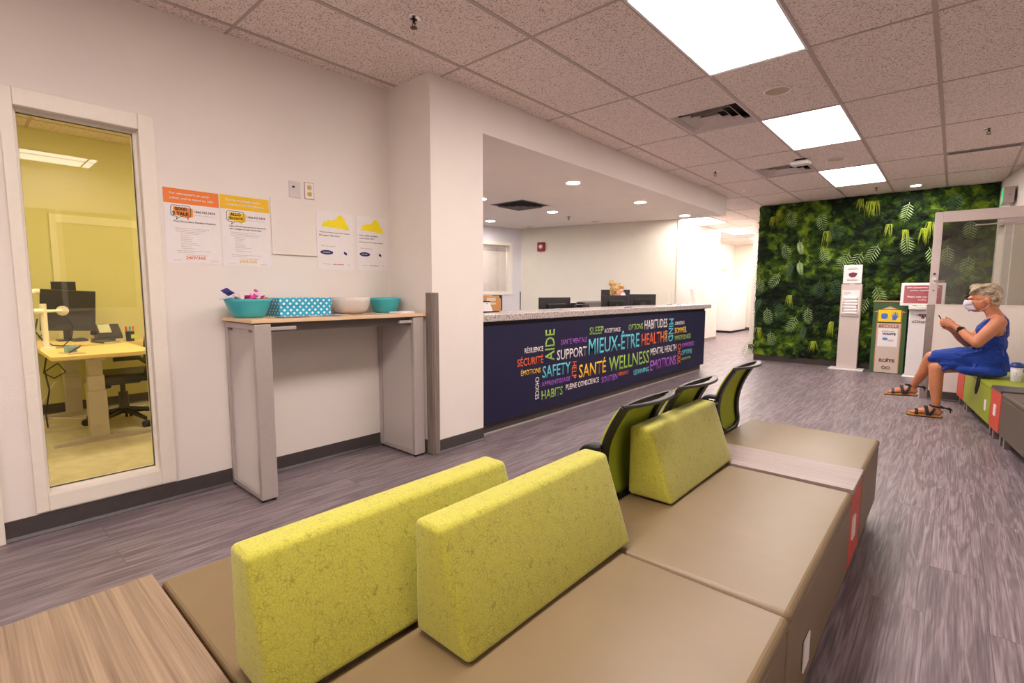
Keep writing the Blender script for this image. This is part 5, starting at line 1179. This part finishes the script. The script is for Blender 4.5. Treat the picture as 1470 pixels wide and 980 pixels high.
# face mask
bm = bmesh.new()
rings = []
for k in range(9):
    t_ = k/8; z = 1.158-.112*t_; bulge = .020*math.sin(t_*PI)+.010; row_ = []
    cx = .150+.035*t_
    for q in range(13):
        a = -1.25+2.5*q/12; rx = .062+bulge-.012*abs(t_-.45); row_.append(Vector((cx-rx*math.cos(a)*1.05, 6.42+(.070-.010*t_)*math.sin(a), z+.012*math.sin(abs(a))*(1 if t_ < .5 else 1.6)*(-.4 if t_ < .5 else 1)+(.0025 if k % 2 else 0))))
    rings.append(row_)
for a in rings: 
    pass
gv = [[bm.verts.new(p) for p in r] for r in rings]
for a, b in zip(gv, gv[1:]):
    for i in range(12): bm.faces.new((a[i], a[i+1], b[i+1], b[i]))
o = new('face_mask', bm, plain('mask_white', (226, 216, 230), .8, var=.02), W, smooth=True); s_ = o.modifiers.new('s', 'SOLIDIFY'); s_.thickness = .003; s_.offset = 0
bm = bmesh.new(); 
for y in (6.352, 6.488): tube(bm, [(.170, y, 1.135), (.205, y-(.006 if y < 6.42 else -.006), 1.155), (.238, y-(.012 if y < 6.42 else -.012), 1.182)], .0016, 6); tube(bm, [(.19, y, 1.06), (.225, y-(.004 if y < 6.42 else -.004), 1.085), (.25, y-(.010 if y < 6.42 else -.010), 1.125)], .0016, 6)
new('mask_loop', bm, M['white'], W)
bm = bmesh.new(); 
for y in (6.385, 6.455): flatball(bm, (.132, y, 1.170), (.005, .016, .004))
new('eye', bm, flat((70, 44, 34)), W)
# dress
bm = bmesh.new()
flatball(bm, (.295, 6.42, .885), (.108, .150, .105)); flatball(bm, (.245, 6.35, .875), (.075, .07, .075)); flatball(bm, (.245, 6.49, .875), (.075, .07, .075))
flatball(bm, (.285, 6.42, .75), (.118, .152, .14)); flatball(bm, (.29, 6.42, .60), (.130, .190, .15)); flatball(bm, (.295, 6.42, .52), (.130, .205, .068))
chain(bm, [((.335, 6.325, .965), .034), ((.315, 6.33, 1.005), .026), ((.25, 6.335, .955), .030), ((.22, 6.35, .90), .035)]); chain(bm, [((.335, 6.515, .965), .034), ((.315, 6.51, 1.005), .026), ((.25, 6.505, .955), .030), ((.22, 6.49, .90), .035)])
chain(bm, [((.345, 6.42, .96), .05), ((.345, 6.42, .85), .06)]); flatball(bm, (.345, 6.36, .93), (.05, .06, .085)); flatball(bm, (.345, 6.48, .93), (.05, .06, .085))
chain(bm, [((.29, 6.34, .605), .118), ((.08, 6.37, .612), .100), ((-.075, 6.42, .592), .078)]); chain(bm, [((.30, 6.52, .58), .115), ((.12, 6.47, .57), .095), ((-.03, 6.43, .565), .070)])
flatball(bm, (.10, 6.40, .56), (.19, .125, .085), ry=-.12); flatball(bm, (-.10, 6.43, .585), (.075, .082, .055), ry=-.3); flatball(bm, (.28, 6.26, .505), (.13, .06, .045), ry=.05); flatball(bm, (.17, 6.31, .50), (.12, .06, .05), ry=.05)
random.seed(3)
for k in range(9):
    a = .25-.045*k; tube(bm, [(.24-.01*k, 6.24+.012*k, .70-.018*k), (.12-.02*k, 6.262+.008*k, .655-.022*k), (-.02-.004*k, 6.325+.006*k, .625-.014*k)], [.010, .013, .006], 8)
for k in range(7):
    tube(bm, [(.20+.028*k, 6.28-.004*k, .735), (.19+.034*k, 6.262, .64), (.19+.038*k, 6.245, .52)], [.006, .012, .012], 8)
for k in range(10): y = 6.31+.024*k; tube(bm, [(.185, y, .745), (.15, y, .69)], [.005, .010], 6)
dr = new('dress', bm, m_cloth('blue_dress', (4, 52, 142), (9, 9, 22), .55), W); remesh(dr, .0065, 5, .5)
# watch, sandals, phone
bm = bmesh.new(); d_ = Vector((-.068, .06, .065)).normalized(); c_ = Vector((.068, 6.279, .875)); tube(bm, [c_-d_*.012, c_+d_*.012], .036, 16); new('watch_strap', bm, M['black'], W, bevel=.003)
bm = bmesh.new(); flatball(bm, (.058, 6.247, .893), (.020, .010, .018)); new('watch_face', bm, M['black'], W)
bm = bmesh.new(); lathe(bm, [(.026, -.004), (.028, 0), (.026, .004), (.0245, 0)], (.018, 6.415, .853), 16); new('bracelet', bm, M['silver'], W)
tan = flat((186, 136, 66)); strap = M['black']
def sandal(heel, toe, name='sandal'):
    h, t_ = Vector(heel), Vector(toe); d = (t_-h); dn = d.normalized(); s = dn.cross(Vector((0, 0, 1))).normalized(); L_ = d.length
    out = [(-.03, 0), (-.02, .028), (.06, .032), (.13, .038), (.19, .044), (.235, .034), (.25, 0), (.235, -.034), (.19, -.044), (.13, -.036), (.06, -.030), (-.02, -.028)]
    up = s.cross(dn)
    if up.z < 0: up = -up
    bm = bmesh.new(); ring_loft(bm, [[h+dn*a+s*b-up*.014 for a, b in out], [h+dn*a+s*b+up*.002 for a, b in out]]); sole = new('sandal', bm, tan, W, bevel=.003)
    bm = bmesh.new(); ring_loft(bm, [[h+dn*a*1.01+s*b*1.02-up*.021 for a, b in out], [h+dn*a*1.01+s*b*1.02-up*.014 for a, b in out]]); new('outsole', bm, M['black'], sole)
    bm = bmesh.new()
    def arch(x, hgt, wid, w=.026, lean=0): strip(bm, [h+dn*(x+lean*math.sin(a))+s*math.cos(a)*wid+up*(hgt*math.sin(a)) for a in [PI*k/12 for k in range(13)]], w, .005, dn)
    arch(.175, .050, .046); arch(.085, .086, .040, .03, .02); arch(.075, .090, .042, .022, -.05)
    strip(bm, [h+dn*.03+s*.034+up*.09, h-dn*.02+s*.036+up*.085, h-dn*.045+up*.08, h-dn*.02-s*.036+up*.085, h+dn*.03-s*.034+up*.09, h+dn*.06-s*.025+up*.093, h+dn*.075+up*.098, h+dn*.06+s*.025+up*.093, h+dn*.03+s*.034+up*.09], .014, .005, up)
    tube(bm, [h-dn*.045+up*.08, h-dn*.075+up*.082, h-dn*.10+up*.06], [.006, .010, .005], 8); tube(bm, [h-dn*.045+up*.08, h-dn*.08+up*.07, h-dn*.085+up*.035], [.006, .008, .004], 8)
    new('strap', bm, strap, sole)
sandal((-.035, 6.375, .022), (-.265, 6.345, .022)); sandal((-.245, 6.615, .172), (-.465, 6.60, .160))
bm = bmesh.new(); a_ = Matrix.Rotation(.5, 3, 'Y'); box(bm, (-.004, -.036, -.012), (.005, .036, .062)); bmesh.ops.transform(bm, matrix=Matrix.Translation((-.070, 6.375, .955)) @ Matrix.Rotation(-.55, 4, 'Y'), verts=bm.verts)
tag(new('mobile_phone', bm, M['black'], bevel=.003), 'small black phone held in both hands by the seated person', 'phone')
# cup and bag on the bench
t = thing('tumbler', 'clear plastic cup with a blue lid beside the seated person', 'cup', (.455, 6.17, .447))
bm = bmesh.new(); lathe(bm, [(.001, 0), (.032, 0), (.034, .003), (.042, .13), (.039, .13), (.031, .006), (.001, .005)], seg=28); cm = plain('cloudy_plastic', (206, 204, 208), .25, var=.02); new('cup_body', bm, cm, t, smooth=True)
bm = bmesh.new(); lathe(bm, [(.001, .13), (.046, .13), (.047, .142), (.042, .150), (.036, .165), (.022, .168), (.020, .172), (.001, .172)], seg=28); new('lid', bm, flat((36, 60, 130), .4), t, smooth=True)
bm = bmesh.new()
for cx_ in (-.016, .016):
    pts = [Vector((cx_+.010*math.cos(a), -.043, .075+.013*math.sin(a))) for a in [2*PI*k/16 for k in range(17)]]; tube(bm, pts, .0022, 6)
tube(bm, [(-.006, -.043, .075), (-.004, -.0435, .10)], .0022, 6); tube(bm, [(.022, -.042, .094), (.010, -.043, .098), (.006, -.043, .09), (.014, -.043, .085)], .0022, 6); new('printed_letters', bm, M['white'], t)
t = thing('handbag', 'black handbag on the bench behind the clear cup', 'handbag', (.665, 6.30, .447), .1)
bm = bmesh.new(); ring_loft(bm, [[(-.13, -.07, 0), (.13, -.07, 0), (.13, .07, 0), (-.13, .07, 0)], [(-.13, -.075, .10), (.13, -.075, .10), (.13, .075, .10), (-.13, .075, .10)], [(-.11, -.03, .16), (.11, -.03, .16), (.11, .03, .16), (-.11, .03, .16)]]); new('bag_body', bm, M['black'], t, bevel=.012, seg=3)
bm = bmesh.new(); tube(bm, [(-.07, 0, .15), (-.05, 0, .22), (.05, 0, .22), (.07, 0, .15)], .006, 8); new('handle', bm, plain('brown_leather', (150, 96, 56), .5), t); bx('flap', (-.11, -.077, .06), (.10, -.073, .12), plain('tan_leather', (190, 140, 90), .5), t)
bm = bmesh.new(); fx = rb(6.25)-.045
strip(bm, [(fx+.06, 6.27, .455), (fx, 6.27, .452), (fx-.004, 6.27, .40), (fx-.010, 6.262, .33), (fx-.008, 6.22, .30), (fx-.004, 6.18, .33), (fx+.006, 6.165, .40), (fx+.008, 6.165, .452), (fx+.06, 6.165, .456)], .014, .004, (1, 0, .01))
tag(new('bag_strap', bm, M['black']), 'black strap hanging in a loop over the front of the lime seat', 'strap')

# receptionist
P2 = thing('person', 'person with blond hair in a bun, glasses and mask behind the counter', 'person', (-3.85, 6.78, .0), 0)
sk2 = m_skin('fair_skin', (226, 168, 146)); bm = bmesh.new(); hz = 1.235
HX, HY = 0, 0
# facing the monitor (+x) and looking down to the right
flatball(bm, (.0, 0, hz), (.090, .074, .098), rz=.5); flatball(bm, (.035, .02, hz-.055), (.066, .058, .062), rz=.5); flatball(bm, (.082, .046, hz-.03), (.018, .012, .022), rz=.5)
for s in (-1, 1): flatball(bm, (-.005-.072*s*math.sin(.5), .072*s*math.cos(.5), hz-.02), (.017, .010, .03), rz=.5)
chain(bm, [((-.01, 0, hz-.06), .05), ((-.04, -.01, hz-.16), .052), ((-.05, -.01, hz-.22), .07)])
flatball(bm, (-.06, 0, hz-.33), (.10, .17, .12)); flatball(bm, (-.06, 0, hz-.52), (.11, .15, .18)); flatball(bm, (-.06, 0, .60), (.15, .18, .12))
for s in (-1, 1):
    chain(bm, [((-.05, s*.17, hz-.26), .05), ((.0, s*.22, hz-.40), .045), ((.08, s*.22, hz-.49), .038)]); chain(bm, [((.08, s*.22, hz-.49), .038), ((.22, s*.14, .79), .030), ((.28, s*.10, .775), .024)])
    for k in range(4): capsule(bm, (.30, s*.10-.025+.016*k, .775), (.37, s*.10-.03+.019*k, .758), .009, .008, 8)
    capsule(bm, (.27, s*.08-s*.03, .775), (.32, s*.05-s*.02, .765), .010, .009, 8)
    chain(bm, [((.0, s*.10, .56), .085), ((.30, s*.12, .55), .06), ((.33, s*.12, .30), .048), ((.30, s*.12, .08), .038)]); chain(bm, [((.29, s*.12, .04), .035), ((.45, s*.12, .03), .028)])
remesh(new('body', bm, sk2, P2), .0075, 3, .5)
bm = bmesh.new(); flatball(bm, (-.022, -.012, hz+.022), (.098, .084, .096), rz=.5); flatball(bm, (.02, .01, hz+.060), (.075, .072, .050), rz=.5); ball(bm, (-.075, -.055, hz+.118), (.045, .045, .042)); flatball(bm, (-.055, -.03, hz-.03), (.055, .065, .06))
for k in range(7): a = k/6*PI; tube(bm, [(.06+.01*math.sin(a), -.045+.015*k, hz+.05), (.0, -.05+.014*k, hz+.112), (-.06, -.05+.005*k, hz+.10)], [.006, .012, .008], 8)
for k in range(5): a = k*1.2; tube(bm, [(-.075+.04*math.cos(a), -.055+.04*math.sin(a), hz+.09), (-.075+.03*math.cos(a+1), -.055+.03*math.sin(a+1), hz+.155), (-.075+.01*math.cos(a+2), -.055+.01*math.sin(a+2), hz+.160)], [.008, .010, .006], 6)
remesh(new('hair', bm, m_hair('golden_hair', (112, 78, 44), (205, 166, 100), (40, 40, 18)), P2), .006, 2, .5)
bm = bmesh.new(); flatball(bm, (.062, .034, hz-.062), (.048, .058, .046), rz=.5); new('face_mask', bm, plain('mask_blue', (200, 216, 240), .8), P2, smooth=True)
bm = bmesh.new()
for s in (-1, 1):
    c = Vector((.088, .048, hz-.012))+Vector((-math.sin(.5), math.cos(.5), 0))*s*.032; u = Vector((-math.sin(.5), math.cos(.5), 0)); tube(bm, [c+u*.024*math.cos(a)+Vector((0, 0, .016*math.sin(a))) for a in [2*PI*k/14 for k in range(15)]], .0024, 6)
    tube(bm, [c+u*s*.024, c+u*s*.036-Vector((.08, .045, -.006))], .0024, 6)
new('glasses', bm, flat((120, 30, 60)), P2)
bm = bmesh.new(); flatball(bm, (-.06, 0, hz-.31), (.115, .185, .115)); flatball(bm, (-.06, 0, hz-.5), (.125, .165, .20)); chain(bm, [((-.05, -.17, hz-.25), .062), ((.0, -.22, hz-.39), .056), ((.08, -.22, hz-.48), .048), ((.2, -.15, .80), .04)]); chain(bm, [((-.05, .17, hz-.25), .062), ((.0, .22, hz-.39), .056), ((.08, .22, hz-.48), .048), ((.2, .15, .80), .04)]); flatball(bm, (-.05, 0, .6), (.17, .2, .13)); chain(bm, [((.0, -.10, .56), .1), ((.30, -.12, .55), .075), ((.33, -.12, .30), .06), ((.30, -.12, .12), .05)]); chain(bm, [((.0, .10, .56), .1), ((.30, .12, .55), .075), ((.33, .12, .30), .06), ((.30, .12, .12), .05)])
remesh(new('clothing', bm, m_cloth('dark_top', (40, 44, 62)), P2), .01, 3, .5)
t = thing('desk_chair', 'grey desk chair behind the counter, beside the receptionist', 'chair', (-3.98, 6.72, 0))
bm = bmesh.new(); box(bm, (-.27, -.25, .40), (.2, .25, .47)); new('seat', bm, M['charcoal'], t, bevel=.02)
bm = bmesh.new(); box(bm, (-.30, -.42, .60), (-.24, .22, 1.08)); new('backrest', bm, plain('chair_grey', (120, 112, 108), .6), t, bevel=.03, seg=3)
bm = bmesh.new(); tube(bm, [(-.05, 0, .41), (-.05, 0, .06)], .025, 10); tube(bm, [(-.26, 0, .62), (-.22, 0, .42)], .02, 8); new('post', bm, M['silver'], t)
for k in range(5):
    a = k*2*PI/5; bm = bmesh.new(); tube(bm, [(-.05, 0, .08), (-.05+.27*math.cos(a), .27*math.sin(a), .05)], .018, 8); ball(bm, (-.05+.27*math.cos(a), .27*math.sin(a), .027), .027, 10); new('leg', bm, M['black'], t)
